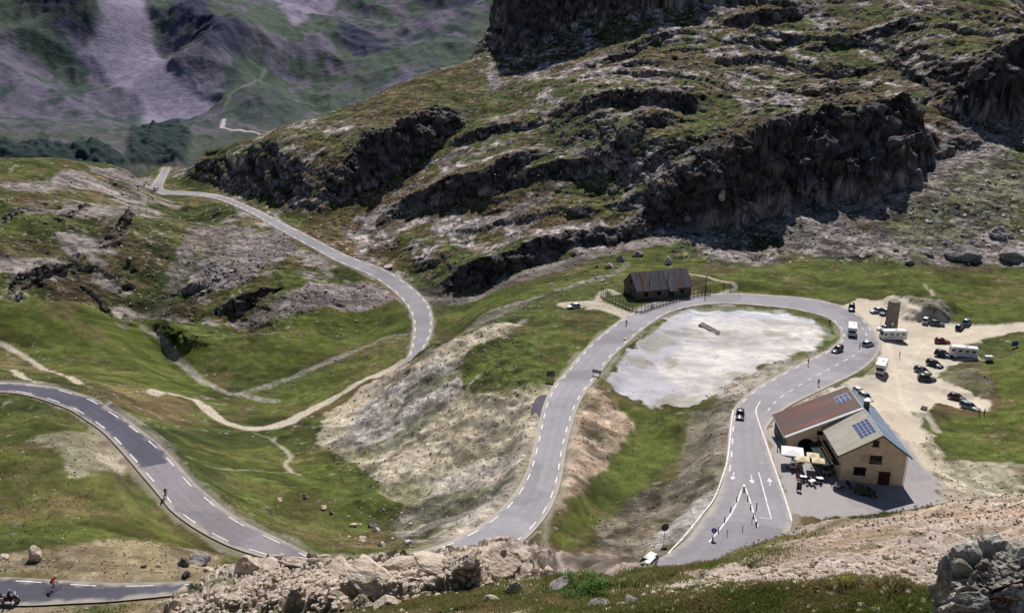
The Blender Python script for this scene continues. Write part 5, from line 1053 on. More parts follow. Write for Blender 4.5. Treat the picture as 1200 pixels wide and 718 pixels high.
parasol(927,543,canv_w,'large white parasol at the road end of the terrace',3.9); parasol(939,552,canv_c,'smaller cream parasol beside the large white one',2.3); parasol(951,548,canv_c,'cream parasol nearest the restaurant wing, upper of two canopies',2.2); parasol(957,554,canv_c,'cream parasol nearest the restaurant wing, lower of two canopies',2.2)
tabm = simple_mat('pale_table_top', (.72, .72, .72), (.6, .6, .6), 3, .5, .3); chm = simple_mat('dark_wicker', (.03, .028, .03), (.02, .018, .02), 8, .7, .2)
def table(u, v, lab, a):
    p = on(u, v); t = thing('cafe_table', lab, 'table', p, a, 'tables on the terrace'); MB().box((0, 0, .74), (1.2, .8, .04)).build('table_top', tabm, t)
    for sx in (-.5, .5):
        for sy in (-.32, .32): MB().tube((sx, sy, 0), (sx, sy, .72), .025, n=6).build('leg', M['darksteel'], t)
    return p
def chair(p, a, lab):
    t = thing('cafe_chair', lab, 'chair', p, a, 'dark chairs around the terrace tables'); MB().box((0, 0, .45), (.46, .46, .05)).build('seat', chm, t); MB().box((-.22, 0, .72), (.05, .44, .5)).build('backrest', chm, t)
    for sx in (-.2, .2):
        for sy in (-.2, .2): MB().box((sx, sy, .21), (.04, .04, .43)).build('leg', chm, t)
tabs = [(929,551,'at the terrace corner by the road'),(941,562,'leftmost of the front row'),(960,564,'rightmost of the front row'),(970,557,'in the shade of the balcony'),(935,541,'under the large white parasol'),(951,567,'in the middle of the front row'),(961,546,'between parasols and wing wall')]
seated = {(0, 1): 'red', (1, 0): 'red', (1, 2): 'dark', (3, 0): 'white', (4, 1): 'red', (6, 1): 'blue', (5, 2): 'dark'}
pos = ['left', 'right', 'back', 'front']
for i, (u, v, lab) in enumerate(tabs):
    a = R(-20+i*9); p = table(u, v, 'pale rectangular table '+lab, a)
    for k, (dx, dy, ca) in enumerate([(-.95, 0, 0), (.95, 0, math.pi), (0, .75, -math.pi/2), (0, -.75, math.pi/2)]):
        q = p+Vector((dx*math.cos(a)-dy*math.sin(a), dx*math.sin(a)+dy*math.cos(a), 0)); q.z = gz(q.x, q.y); chair(q, a+ca, f'dark chair on {pos[k]} side of the table {lab}')
        if (i, k) in seated: person(f'seated guest in {seated[(i, k)]}, {pos[k]} side of table {lab}', 'sit', seated[(i, k)], 'dark', q, a+ca)
# ------------------------------------------------------------------ signs and posts
def sign(u, v, h, w_, hh, mat, lab, rz=0, posts=1, name='road_sign', shape='box', group=None, cat='sign'):
    p = on(u, v); t = thing(name, lab, cat, p, rz, group)
    for s in ((0,) if posts == 1 else (-w_*.36, w_*.36)): MB().tube((s, .05, -.2), (s, .05, h), .04, n=8).build('post', M['darksteel'], t)
    if shape == 'box': MB().box((0, 0, h-hh/2), (w_, .05, hh)).build('panel', mat, t, bevel=.01)
    else: MB().tube((0, -.0, h-hh/2), (0, .04, h-hh/2), w_/2, n=20).build('panel', mat, t)
    return t
blue = simple_mat('blue_sign_face', (.03, .07, .35), (.025, .055, .28), 2, .4, .4)
sign(645,447,2.6,1.9,1.2,simple_mat('brown_board_back', (.13, .11, .11), (.09, .075, .075), 3, .7, .2),'brown notice board on two posts at the edge of the lay-by',R(10),2,'notice_board')
sign(699,440,1.5,2.2,.9,simple_mat('grey_board', (.36, .40, .43), (.28, .31, .34), 2, .5, .3),'low grey panel on two posts at the inner edge of the road bend',R(-25),2,'information_panel')
sign(778,636,3.4,1.3,1.3,M['darksteel'],'round sign seen from behind on a post above the lower road',R(15),1,'road_sign','disc')
t = sign(836,631,1.9,.9,.9,blue,'blue keep-right disc at the tip of the traffic island',R(-20),1,'road_sign','disc'); MB().box((.0, -.03, 1.45), (.5, .02, .12), ry=.8).build('arrow', trim, t)
sign(885,608,3.0,.5,1.6,M['darksteel'],'narrow dark sign on a tall post between the two lanes',R(60))
sign(936,575,1.7,.9,1.5,simple_mat('dark_menu_board', (.07, .06, .055), (.05, .04, .04), 3, .7, .2),'dark menu board standing between road and terrace',R(-5),2,'menu_board')
for i, (u, v) in enumerate([(911,527),(914,528)]): sign(u, v, 1.4, .55, 1.2, [M['plastic'], M['stripe']][i], ['black street stand left of the large white parasol', 'dark blue street stand touching the black one'][i], R(70), 2, 'street_stand')
sign(1031,388,5.5,.5,.5,M['lamp'],'thin pole with a small pale sign left of the tower',0)
sign(1189,407,1.7,2.0,1.3,blue,'blue panel standing alone in the meadow at the right edge',R(15),2,'information_panel')
p = on(826, 346); t = thing('wooden_pole', 'dark wooden pole with crossbar behind the right end of the fence', 'pole', p); MB().tube((0, 0, -.3), (0, 0, 6.4), .14, .1).build('shaft', wood, t); MB().box((0, 0, 5.6), (1.1, .12, .12)).build('crossbar', wood, t)
p = on(917, 512); t = thing('planter', 'pink flower tub at the corner of the red roofed wing', 'planter', p); MB().tube((0, 0, 0), (0, 0, .5), .4, .5, n=14).build('tub', simple_mat('terracotta', (.35, .15, .09), (.28, .11, .07), 4, .8, .1), t)
fl = MB()
for _ in range(120): a, r_ = random.uniform(0, 6.28), random.uniform(0, .55); c = Vector((r_*math.cos(a), r_*math.sin(a), .5+random.uniform(0, .5)*(1-r_))); fl.box(c, (.1, .1, .03), rz=a, ry=random.uniform(-1, 1))
fl.build('flowers', simple_mat('pink_petals', (.5, .2, .18), (.12, .2, .06), 9, .8, .1), t)
whp = simple_mat('white_bollard_paint', (.7, .7, .7), (.55, .55, .55), 4, .5, .3)
bi = 0
for P0, P1, n_, side in (((869,575),(833,634),6,'left'),((874,575),(888,616),5,'right')):
    for k in range(n_):
        f = k/(n_-1); u, v = P0[0]*(1-f)+P1[0]*f+(1.5 if side == 'left' else -1.5), P0[1]*(1-f)+P1[1]*f; p = on(u, v)
        t = thing('bollard', f'small dark post on the {side} line of the traffic island, ' + ['nearest its far tip', 'second from the far tip', 'third from the far tip', 'fourth from the far tip', 'fifth from the far tip', 'sixth and nearest the camera'][k], 'bollard', p, 0, 'posts along the traffic island')
        MB().tube((0, 0, 0), (0, 0, .85), .1, .09, n=10).build('post', M['plastic'], t); MB().tube((0, 0, .55), (0, 0, .7), .104, .102, n=10).build('reflector_band', whp, t)
for u, v, l_ in ((852,627,'left'),(870,622,'middle'),(881,612,'right')):
    p = on(u, v); t = thing('marker_post', f'thin dark marker post at the open end of the traffic island, {l_} one of three', 'post', p, 0, 'marker posts'); MB().box((0, 0, .5), (.1, .06, 1.1)).build('post', M['plastic'], t, bevel=.01)
p = on(832, 388); t = thing('concrete_slab', 'dark broken concrete slab lying tilted on the white scree flat', 'slab', p, 0); m_ = MB(); q0, q1, q2, q3 = [Vector(on(u, v))-p for u, v in [(818,382),(823,380),(844,389),(842,393)]]
V = [q0, q1, q2, q3]; V += [q0+Vector((0, 0, .5)), q1+Vector((0, .3, .65)), q2+Vector((0, 0, .3)), q3+Vector((0, 0, .2))]; m_.add(V, [(0, 1, 2, 3), (7, 6, 5, 4), (0, 4, 5, 1), (1, 5, 6, 2), (2, 6, 7, 3), (3, 7, 4, 0)]); m_.build('block', simple_mat('dark_concrete', (.20, .18, .18), (.13, .115, .12), 1, .9, .1, .5), t, bevel=.1)
# ------------------------------------------------------------------ boulders
def rock_mat(name, c1, c2, c3): 
    m, nt, b = new_mat(name, .95, .08); N, L = nt.nodes, nt.links; tc = N.new('ShaderNodeTexCoord'); n = N.new('ShaderNodeTexNoise'); n.inputs['Scale'].default_value = 2.2; n.inputs['Detail'].default_value = 9; n.inputs['Roughness'].default_value = .7; L.new(tc.outputs['Object'], n.inputs['Vector'])
    r = N.new('ShaderNodeValToRGB'); e = r.color_ramp.elements; e[0].position = .34; e[0].color = (*c1, 1); e[1].position = .7; e[1].color = (*c3, 1); k = e.new(.5); k.color = (*c2, 1); L.new(n.outputs['Fac'], r.inputs[0]); L.new(r.outputs[0], b.inputs['Base Color'])
    n2 = N.new('ShaderNodeTexNoise'); n2.inputs['Scale'].default_value = 7; n2.inputs['Detail'].default_value = 6; L.new(tc.outputs['Object'], n2.inputs['Vector'])
    bp = N.new('ShaderNodeBump'); bp.inputs['Strength'].default_value = .8; bp.inputs['Distance'].default_value = .08; L.new(n2.outputs['Fac'], bp.inputs['Height']); L.new(bp.outputs[0], b.inputs['Normal']); return m
RM = {'pink': rock_mat('pinkish_limestone', (.28, .215, .165), (.52, .43, .345), (.68, .59, .49)), 'grey': rock_mat('grey_rock', (.10, .09, .088), (.27, .245, .235), (.44, .41, .39)), 'dark': rock_mat('dark_lichened_rock', (.03, .03, .027), (.10, .09, .08), (.26, .23, .19)), 'white': rock_mat('white_limestone', (.34, .32, .30), (.52, .49, .46), (.68, .66, .63))}
def rock_mesh(seed, sub, sc=(1, 1, .7), cuts=17, rough=.17):
    rnd = random.Random(seed); bm = bmesh.new(); bmesh.ops.create_icosphere(bm, subdivisions=sub, radius=1)
    pl = []
    for _ in range(cuts):
        n = Vector((rnd.gauss(0, 1), rnd.gauss(0, 1), rnd.gauss(0, 1))).normalized(); pl.append((n, rnd.uniform(.55, .9)))
    co_ = np.array([v.co[:] for v in bm.verts])
    for n, d in pl:
        nn = np.array(n); s_ = co_@nn; ex = np.maximum(s_-d, 0); co_ -= ex[:, None]*nn*.95
    f = (fbm(co_[:, 0]*1+seed, co_[:, 1]+co_[:, 2]*.7, .6, 4, seed)-.5)+(fbm(co_[:, 2]+seed, co_[:, 0]*.8-co_[:, 1], .25, 3, seed+3)-.5)*.5
    co_ *= (1+rough*2*f)[:, None]; co_ *= np.array(sc)
    for v_, c in zip(bm.verts, co_): v_.co = c
    me = bpy.data.meshes.new('boulder'); bm.to_mesh(me); bm.free(); return me
_rk = [rock_mesh(40+i, 4, ((1, .85, .7), (1, .7, .6), (.9, 1, .85), (1.1, .8, .5), (1, 1, .6), (.8, .7, 1.0))[i]) for i in range(6)]
_rkm = {}
def boulder(u, v, wpx, kind, lab, shape=None, group=None, sink=.25, sc=(1, 1, 1), rz=None, name='boulder'):
    p = on(u, v); d = (p-Vector((0, 0, CAMZ))).length; w_ = wpx*d/F/2; i = random.randrange(6) if shape is None else shape
    k = (i, kind)
    if k not in _rkm: me = _rk[i].copy(); me.materials.append(RM[kind]); _rkm[k] = me
    o = bpy.data.objects.new(name, _rkm[k]); col_.objects.link(o); s = w_
    o.scale = (s*sc[0], s*sc[1], s*sc[2]); o.rotation_euler = (random.uniform(-.2, .2), random.uniform(-.2, .2), random.uniform(0, 6.28) if rz is None else rz); o.location = p+Vector((0, w_*.3, s*sc[2]*(.7-sink*1.5)*.6)); tag(o, lab, 'boulder', group); return o
for a in [(40,657,26,'pink','rounded pinkish boulder on the grass above the lowest road, left'),(1,658,18,'pink','pinkish boulder cut by the left edge of the picture'),(233,661,28,'grey','biggest pale grey block of the rock pile above the lowest road'),(214,663,17,'dark','dark block at the left of the rock pile above the lowest road'),
   (243,670,13,'pink','small pink boulder at the right foot of the rock pile'),(219,675,15,'dark','flat dark boulder at the lower foot of the rock pile'),(168,665,9,'dark','single small brown boulder between rock pile and cyclist'),(185,664,8,'pink','small pale stone left of the rock pile'),
   (436,618,15,'dark','dark boulder in the meadow below the scree slope'),(414,617,11,'pink','pinkish boulder left of the dark one in the meadow'),(424,634,13,'pink','orange tinted boulder in the meadow above the crag'),(446,640,11,'white','white boulder just above the foreground crag'),
   (478,637,11,'white','white boulder right above the crag, nearest the road'),(441,622,9,'white','small white boulder leaning on the dark one'),(358,584,10,'pink','brown boulder in the meadow right of the descending road'),(327,587,9,'pink','pale boulder in the meadow halfway to the descending road'),
   (317,602,9,'dark','small dark boulder on the meadow near the road edge'),(378,597,12,'pink','flat pink boulder by the patch of stones in the meadow'),(388,603,9,'grey','grey stone beside the flat pink boulder'),
   (1089,300,18,'grey','square grey boulder in the talus above the tower'),(1067,309,12,'grey','low grey boulder left of the square one in the talus'),(1132,305,42,'grey','largest grey boulder on the right hand talus'),(1170,278,26,'grey','grey boulder above the largest one near the right edge'),
   (1188,305,32,'grey','wide grey boulder at the right edge of the meadow'),(1050,295,11,'grey','small grey boulder in the talus right above the meadow'),(1010,302,10,'white','pale boulder at the upper edge of the meadow'),(845,262,16,'pink','pale boulder right under the dark cliff'),
   (806,258,10,'grey','small grey boulder under the left end of the dark cliff'),(783,310,16,'white','long white rock just behind the barn roof'),(748,300,16,'grey','grey rock at the top of the stony band left of the barn'),(728,306,12,'grey','grey rock in the middle of the stony band left of the barn'),
   (715,313,12,'pink','pinkish rock low in the stony band left of the barn'),(733,398,6,'white','tiny white rock by the road on the mound'),(1002,476,8,'dark','dark rock beside the gravel behind the chimney'),(1083,480,10,'dark','reddish dark rock on the edge of the lawn'),
   (150,305,10,'grey','grey rock among the left hillside crags'),(455,315,14,'white','pale streaked rock beside the valley road')]:
    boulder(*a)
# foreground crag: limestone blocks resting along the crest
for u, v, w_, k, lab, sh, sc in [(287,670,40,'pink','square pale block at the left tip of the foreground crag',2,(1,.8,.95)),(318,668,36,'pink','flat block right behind the left tip of the crag',3,(1,.8,.5)),(346,662,42,'pink','low flat boulder on the crest of the crag left of the road view',4,(1.2,.7,.4)),
   (395,672,44,'pink','broad boulder in the left half of the crag',0,(1.2,.8,.35)),(432,686,78,'pink','largest smooth boulder in the middle of the crag',4,(1.1,.8,.6)),(468,668,50,'pink','ridge block between the smooth boulder and the top of the crag',1,(1.2,.8,.45)),
   (508,668,58,'pink','broad block right of the middle of the crag',0,(1.2,.8,.5)),(548,664,56,'pink','high block just below the top of the crag',5,(1.3,.8,.5)),(580,664,62,'pink','rounded top block of the crag under the road',2,(1.2,.9,.6)),(612,672,36,'pink','right end block of the crag',1,(1,.8,.6)),
   (640,669,26,'pink','low block beyond the right end of the crag',4,(1,.8,.45)),(602,694,34,'pink','angular stone in the grass below the crag',5,(1,.8,.6)),(655,690,44,'grey','layered slab lying in the grass left of the green bush',3,(1,.6,.45)),(575,704,22,'pink','small stone in the foreground grass below the crag',1,(1,.8,.6)),
   (700,712,30,'grey','grey rubble block under the green bush',0,(1,.8,.4)),(740,708,26,'grey','grey rubble block right of the green bush',4,(1,.8,.4)),(452,712,34,'pink','pale stone at the lower edge below the smooth boulder',2,(1,.8,.5)),(340,700,26,'pink','stone in the rubble at the lower left of the crag',1,(1,.8,.6)),(255,692,24,'pink','stone beside the lowest road at the crag',4,(1,.8,.5))]:
    boulder(u, v, w_, k, lab, sh, None, .3, sc)
RM['lich'] = rock_mat('lichened_limestone', (.07, .065, .055), (.27, .25, .22), (.52, .49, .44))
def outcrop(P, size, lab):
    bm = bmesh.new(); bmesh.ops.create_icosphere(bm, subdivisions=6, radius=1); co_ = np.array([v.co[:] for v in bm.verts]); r0 = random.Random(9)
    co_ = np.sign(co_)*np.abs(co_)**.8; n_ = co_/np.linalg.norm(co_, axis=1, keepdims=True)
    for _ in range(16):
        nn = np.array([r0.gauss(0, 1), r0.gauss(0, 1), r0.gauss(0, .8)]); nn /= np.linalg.norm(nn); co_ -= np.maximum(co_@nn-r0.uniform(.6, .95), 0)[:, None]*nn*.9
    x, y, z = co_.T; q = x*.8+z*.6, y+z*.9-x*.3
    b1, b2, hv = cell(q[0]*1.0, q[1]*1.6, .42, 77); c1_, c2_, hw_ = cell(q[0]+5, q[1]*1.7, .17, 78)
    d = (hv-.5)*.34+(hw_-.5)*.12-sst(.14, 0, b2-b1)*.14-sst(.16, 0, c2_-c1_)*.05+(fbm(q[0]+3, q[1], .1, 3, 79)-.5)*.06; co_ += n_*d[:, None]; co_ *= np.array(size)
    for v_, c in zip(bm.verts, co_): v_.co = c
    me = bpy.data.meshes.new('rock_outcrop'); bm.to_mesh(me); bm.free(); me.materials.append(RM['lich']); o = bpy.data.objects.new('rock_outcrop', me); col_.objects.link(o); o.location = P; o.rotation_euler = (0, .12, .5); return tag(o, lab, 'rock')
outcrop(Vector(pd(1172, 690, 10.6)), (.60, .5, .50), 'rugged grey lichened outcrop at the bottom right corner')
for u, v, d, wp, k, lab, sh, sc, rz in [(1112,684,10.0,34,'lich','upright dark edged block on the left of the corner outcrop',5,(.8,.8,1.5),.3),(1140,712,9.6,40,'lich','low cracked block at the foot of the corner outcrop',4,(1,.9,.9),.1)]:
    p = Vector(pd(u, v, d)); o = boulder(u, v, wp, k, lab, sh, None, .2, sc, rz); s_ = wp*d/F/2; o.scale = (s_*sc[0], s_*sc[1], s_*sc[2]); o.location = p+Vector((0, .1, 0))
boulder(1092, 702, 12, 'white', 'white stone at the foot of the upright dark rock', 2)
# stones: individuals large enough to be told as stones, the rest one mass
def inpoly_px(poly, n, seed):
    rnd = random.Random(seed); xs = [p[0] for p in poly]; ys = [p[1] for p in poly]; out = []
    while len(out) < n:
        u, v = rnd.uniform(min(xs), max(xs)), rnd.uniform(min(ys), max(ys)); c = False; j = len(poly)-1
        for i in range(len(poly)):
            if (poly[i][1] > v) != (poly[j][1] > v) and u < (poly[j][0]-poly[i][0])*(v-poly[i][1])/(poly[j][1]-poly[i][1])+poly[i][0]: c = not c
            j = i
        if c: out.append((u, v))
    return out
rnd = random.Random(5)
for poly, n_, lo, hi, kinds, lab in [([(800,280),(900,262),(1000,262),(1060,290),(1000,310),(900,312),(820,310)],60,3,7,'grey white pink','pale stone strewn over the talus under the big cliff'),
   ([(1060,300),(1100,230),(1200,170),(1200,300)],45,3,10,'grey white','grey stone strewn over the talus slope at the right'),([(640,330),(720,300),(760,290),(740,318),(660,345)],24,3,7,'grey pink white','stone in the brown stony band left of the barn'),
   ([(380,575),(480,600),(490,645),(400,645)],34,3,7,'pink white grey','stone scattered in the meadow above the crag'),([(215,345),(250,310),(330,290),(350,300),(300,320),(240,350)],34,4,8,'grey pink','block in the purple scree of the left hillside'),
   ([(300,388),(420,370),(480,360),(475,380),(340,405)],18,2.5,4,'white','white stone dotted over the valley meadow')]:
    for u, v in inpoly_px(poly, n_, rnd.random()): boulder(u, v, rnd.uniform(lo, hi), rnd.choice(kinds.split()), lab, None, lab+'s', .3, (1, .8, .75), None, 'stone')
small = [rock_mesh(90+i, 1, (1, .8, .65), 5, .1) for i in range(5)]; sm = [(np.array([v.co[:] for v in m_.vertices]), [tuple(p.vertices) for p in m_.polygons]) for m_ in small]
def stone_mass(name, lab, spots, mat):
    V = []; Fc = []; o = 0
    for p, s in spots:
        c, f = sm[rnd.randrange(5)]; a = rnd.uniform(0, 6.28); ca, sa = math.cos(a), math.sin(a); q = c*s*np.array([1, rnd.uniform(.7, 1), rnd.uniform(.6, 1)])
        V.append(np.c_[q[:, 0]*ca-q[:, 1]*sa+p[0], q[:, 0]*sa+q[:, 1]*ca+p[1], q[:, 2]+p[2]+s*.1]); Fc += [tuple(i+o for i in t_) for t_ in f]; o += len(c)
    V = np.concatenate(V); ob = mesh_obj(name, V, Fc, mat); ob['kind'] = 'stuff'; ob['label'] = lab; return ob
def spots(polys, seed, fsz=None):
    out = []
    for poly, n_, lo, hi in polys:
        for u, v in inpoly_px(poly, n_, seed+n_):
            h = G.hit(u, v); d = math.hypot(h[0], h[1]); s = lo+(hi-lo)*rnd.random()**2.5; out.append((h, s*d/F/2))
    return out
stone_mass('rubble', 'loose pale stones covering crag, scree and slope', spots([([(180,720),(262,690),(300,665),(400,655),(540,645),(615,655),(640,672),(560,692),(470,708),(360,718)], 1500, 3, 15), ([(860,668),(1000,660),(1095,640),(1095,718),(700,718),(760,695)], 1500, 2.5, 18), ([(870,660),(960,618),(1200,586),(1200,645),(1000,668)], 2200, 1.2, 6), ([(620,680),(860,660),(1095,655),(1095,718),(400,718)], 300, 2, 12), ([(1095,650),(1200,640),(1200,718),(1095,718)], 250, 4, 20)], 11), RM['pink'])
stone_mass('scree_stones', 'fine grey stones over slopes and talus', spots([([(380,520),(480,430),(600,370),(640,470),(600,580),(480,630)], 1500, 1.0, 3.4), ([(800,280),(950,240),(1100,200),(1200,150),(1200,300),(900,312)], 900, 1.0, 4), ([(700,400),(780,375),(740,410),(700,455),(690,450)], 120, 1.5, 4), ([(850,450),(900,440),(870,470),(830,480),(820,465)], 120, 1.2, 4.5), ([(676,482),(735,490),(700,560),(665,585)], 150, 1, 3), ([(215,345),(250,310),(340,270),(350,300),(250,350)], 350, 1.2, 5), ([(260,380),(330,345),(450,335),(460,352),(300,384)], 300, 1, 3.5), ([(560,372),(735,308),(725,322),(570,384)], 200, 1, 5), ([(240,440),(300,465),(345,440),(470,395),(460,405),(330,460),(290,470)], 200, 1, 3.5), ([(0,650),(270,650),(270,672),(0,672)], 120, 1, 5), ([(700,600),(850,500),(840,600),(760,655)], 250, 1, 3.5), ([(480,330),(700,280),(830,250),(960,180),(1000,100),(800,0),(600,60),(300,200)], 1200, 1.2, 4.5)], 12), RM['grey'])
stone_mass('white_stones', 'white limestone bits dotted over the turf', spots([([(0,350),(480,380),(480,620),(60,640),(0,500)], 160, .8, 3), ([(540,420),(700,385),(640,440)], 50, 1, 3), ([(700,250),(1200,100),(1200,20),(800,0),(600,100),(400,250)], 700, 1, 4), ([(500,370),(830,290),(1200,320),(1200,370),(900,345)], 120, .8, 3), ([(0,500),(200,640),(0,640)], 60, 1, 4), ([(0,210),(170,205),(400,310),(300,380),(0,340)], 250, 1, 4)], 13), RM['white'])
rs = np.random.RandomState(3)
def mass_scatter(name, lab, mask, n, lo, hi, mat, kind='stone', power=2.6):
    w_ = mask*np.clip(1/np.maximum(Rf, 60), 0, 1)*sst(.05, .3, mask)*(road_d > .8); w_ = w_/w_.sum(); ii_ = rs.choice(len(w_), n, p=w_.astype(np.float64)/w_.astype(np.float64).sum())
    x, y, z = Xf[ii_]+rs.uniform(-.4, .4, n), Yf[ii_]+rs.uniform(-.4, .4, n), Zf[ii_]; s_ = (lo+(hi-lo)*rs.rand(n)**power)*(np.clip(Rf[ii_]/F*.85, .05, .6) if kind == 'stone' else .7+Rf[ii_]/500)
    V = []; Fs = []; o = 0
    protos = sm if kind == 'stone' else tufts
    pk = rs.randint(0, len(protos), n)
    for k in range(len(protos)):
        jj = np.nonzero(pk == k)[0]; c, f = protos[k]; a = rs.uniform(0, 6.28, len(jj)); sc3 = np.stack([np.ones(len(jj)), rs.uniform(.7, 1, len(jj)), rs.uniform(.6, 1.1, len(jj))], 1)
        q = c[None]*sc3[:, None, :]*s_[jj][:, None, None]; X_ = q[..., 0]*np.cos(a)[:, None]-q[..., 1]*np.sin(a)[:, None]+x[jj][:, None]; Y_ = q[..., 0]*np.sin(a)[:, None]+q[..., 1]*np.cos(a)[:, None]+y[jj][:, None]; Z_ = q[..., 2]+z[jj][:, None]+(s_[jj]*.12)[:, None]*(kind == 'stone')
        V.append(np.stack([X_, Y_, Z_], -1).reshape(-1, 3)); f = np.array(f, np.int32); Fs.append((f[None]+(o+np.arange(len(jj))*len(c))[:, None, None]).reshape(-1, 3)); o += len(jj)*len(c)
    V = np.concatenate(V).astype(np.float32); Fq = np.concatenate(Fs).astype(np.int32); me = bpy.data.meshes.new(name); me.vertices.add(len(V)); me.vertices.foreach_set('co', V.ravel()); me.loops.add(Fq.size); me.loops.foreach_set('vertex_index', Fq.ravel()); me.polygons.add(len(Fq))
    me.polygons.foreach_set('loop_start', np.arange(0, Fq.size, 3, dtype=np.int32)); me.polygons.foreach_set('loop_total', np.full(len(Fq), 3, np.int32)); me.update(calc_edges=True); me.materials.append(mat)
    ob = bpy.data.objects.new(name, me); col_.objects.link(ob); ob['kind'] = 'stuff'; ob['label'] = lab; return ob
tufts = []
for k in range(4):
    c = []; f = []
    for j in range(9):
        a = rnd.uniform(0, 6.28); b_ = rnd.uniform(0, 6.28); x, y = .7*rnd.random()*math.cos(b_), .7*rnd.random()*math.sin(b_); dx, dy = .28*math.cos(a), .28*math.sin(a); h = rnd.uniform(.5, 1.1); c += [(x-dx, y-dy, -.1), (x+dx, y+dy, -.1), (x+rnd.gauss(0, .25), y+rnd.gauss(0, .25), h)]; f.append((3*j, 3*j+1, 3*j+2))
    tufts.append((np.array(c), f))
clear = (1-m_lot)*(1-m_white)*(1-m_yard)*(Rf > 62)*(Rf < 700)
mass_scatter('rubble_on_scree', 'coarse stones on the screes and the talus', np.clip(scree_mask+m_talus*.8+m_talus2+mound*.6, 0, 1)*clear, 15000, .35, 2.6, RM['grey'])
mass_scatter('pale_rubble_on_scree', 'pale stones on the screes and the talus', np.clip(scree_mask+m_talus*.8+m_talus2+mound*.6, 0, 1)*clear, 9000, .3, 2.4, RM['pink'])
mass_scatter('rubble_on_mountain', 'broken pale rock lying over the mountain slope', np.clip(m_mount+m_hill*.6, 0, 1)*clear*sst(.6, .8, Nz), 9000, .4, 2.6, RM['pink'], 'stone', 3)
mass_scatter('gravel_on_flat', 'scattered stones on the white scree flat', m_white, 350, .3, 1.6, RM['white'])
gm = np.clip(1-scree_mask*.75-m_mount*.2-m_talus*.5-cliff_mask, 0, 1)*clear*sst(.55, .8, Nz)
# ------------------------------------------------------------------ foreground grass, bush and flowers
def leaf_mat(name, c1, c2, tr=.35):
    m, nt, b = new_mat(name, .7, .2); N, L = nt.nodes, nt.links; g = N.new('ShaderNodeNewGeometry'); n = N.new('ShaderNodeTexNoise'); n.inputs['Scale'].default_value = 1.3; n.inputs['Detail'].default_value = 3; L.new(g.outputs['Position'], n.inputs['Vector'])
    r = N.new('ShaderNodeValToRGB'); r.color_ramp.elements[0].position = .4; r.color_ramp.elements[1].position = .62; r.color_ramp.elements[0].color = (*c2, 1); r.color_ramp.elements[1].color = (*c1, 1); L.new(n.outputs['Fac'], r.inputs[0])
    mx = N.new('ShaderNodeMix'); mx.data_type = 'RGBA'; mx.blend_type = 'MULTIPLY'; mx.inputs[0].default_value = 1; L.new(r.outputs[0], mx.inputs[6]); rr = N.new('ShaderNodeMapRange'); rr.inputs[3].default_value = .6; rr.inputs[4].default_value = 1.3; L.new(g.outputs['Random Per Island'], rr.inputs[0]); cb = N.new('ShaderNodeCombineColor'); [L.new(rr.outputs[0], cb.inputs[i]) for i in range(3)]; L.new(cb.outputs[0], mx.inputs[7])
    L.new(mx.outputs[2], b.inputs['Base Color']); td = N.new('ShaderNodeBsdfTranslucent'); L.new(mx.outputs[2], td.inputs['Color']); ms = N.new('ShaderNodeMixShader'); ms.inputs[0].default_value = tr; L.new(b.outputs[0], ms.inputs[1]); L.new(td.outputs[0], ms.inputs[2]); L.new(ms.outputs[0], nt.nodes['Material Output'].inputs['Surface']); return m
def blades(spot_list, hgt, wid, nper, spread):
    V = []; Fc = []; o = 0
    for p in spot_list:
        for _ in range(nper):
            a = rnd.uniform(0, 6.28); x, y = p[0]+rnd.gauss(0, spread), p[1]+rnd.gauss(0, spread); z = float(G.height(x, y)) if spread > .12 else p[2]; h = hgt*rnd.uniform(.5, 1.3); w_ = wid*rnd.uniform(.6, 1.3); lx, ly = rnd.gauss(0, h*.4), rnd.gauss(0, h*.4)
            dx, dy = math.cos(a)*w_, math.sin(a)*w_; V += [(x-dx, y-dy, z-.03), (x+dx, y+dy, z-.03), (x+lx*.4+dx*.7, y+ly*.4+dy*.7, z+h*.6), (x+lx*.4-dx*.7, y+ly*.4-dy*.7, z+h*.6), (x+lx, y+ly, z+h)]; Fc += [(o, o+1, o+2, o+3), (o+3, o+2, o+4)]; o += 5
    return V, Fc
mass_scatter('turf_tufts', 'green grass tufts over the meadows', gm*sst(.4, .6, nB), 60000, .07, .22, leaf_mat('green_tufts', (.115, .15, .04), (.08, .11, .03), .5), 'tuft')
mass_scatter('dry_tufts', 'dry brown tufts over the meadows', gm*sst(.62, .45, nB), 34000, .07, .22, leaf_mat('dry_tufts', (.26, .21, .10), (.17, .12, .06), .5), 'tuft')
gp = [G.hit(u, v) for poly, n_ in [([(400,718),(470,705),(560,690),(640,672),(700,660),(800,662),(880,650),(930,630),(945,640),(870,668),(1000,672),(1095,690),(1095,718)], 5000), ([(640,672),(760,664),(850,660),(840,680),(700,690),(620,690)], 1500), ([(470,700),(600,680),(640,715),(450,718)], 900), ([(740,715),(1000,680),(1000,718)], 1100), ([(1000,690),(1200,690),(1200,735),(900,735)], 900), ([(400,735),(700,690),(1095,700),(1095,735)], 3000)] for u, v in inpoly_px(poly, n_, n_)]
gp = [p for p in gp if math.hypot(p[0], p[1]) < 85]
keep_ = [p for p in gp if fbm(np.array([p[0]]), np.array([p[1]]), 2.6, 3, 501)[0] > .42]
V, Fc = blades(keep_, .075, .0075, 14, .16); o = mesh_obj('grass', V, Fc, leaf_mat('alpine_grass_blades', (.15, .19, .045), (.27, .22, .10), .5)); o['kind'] = 'stuff'; o['label'] = 'short alpine grass on the foreground slope'
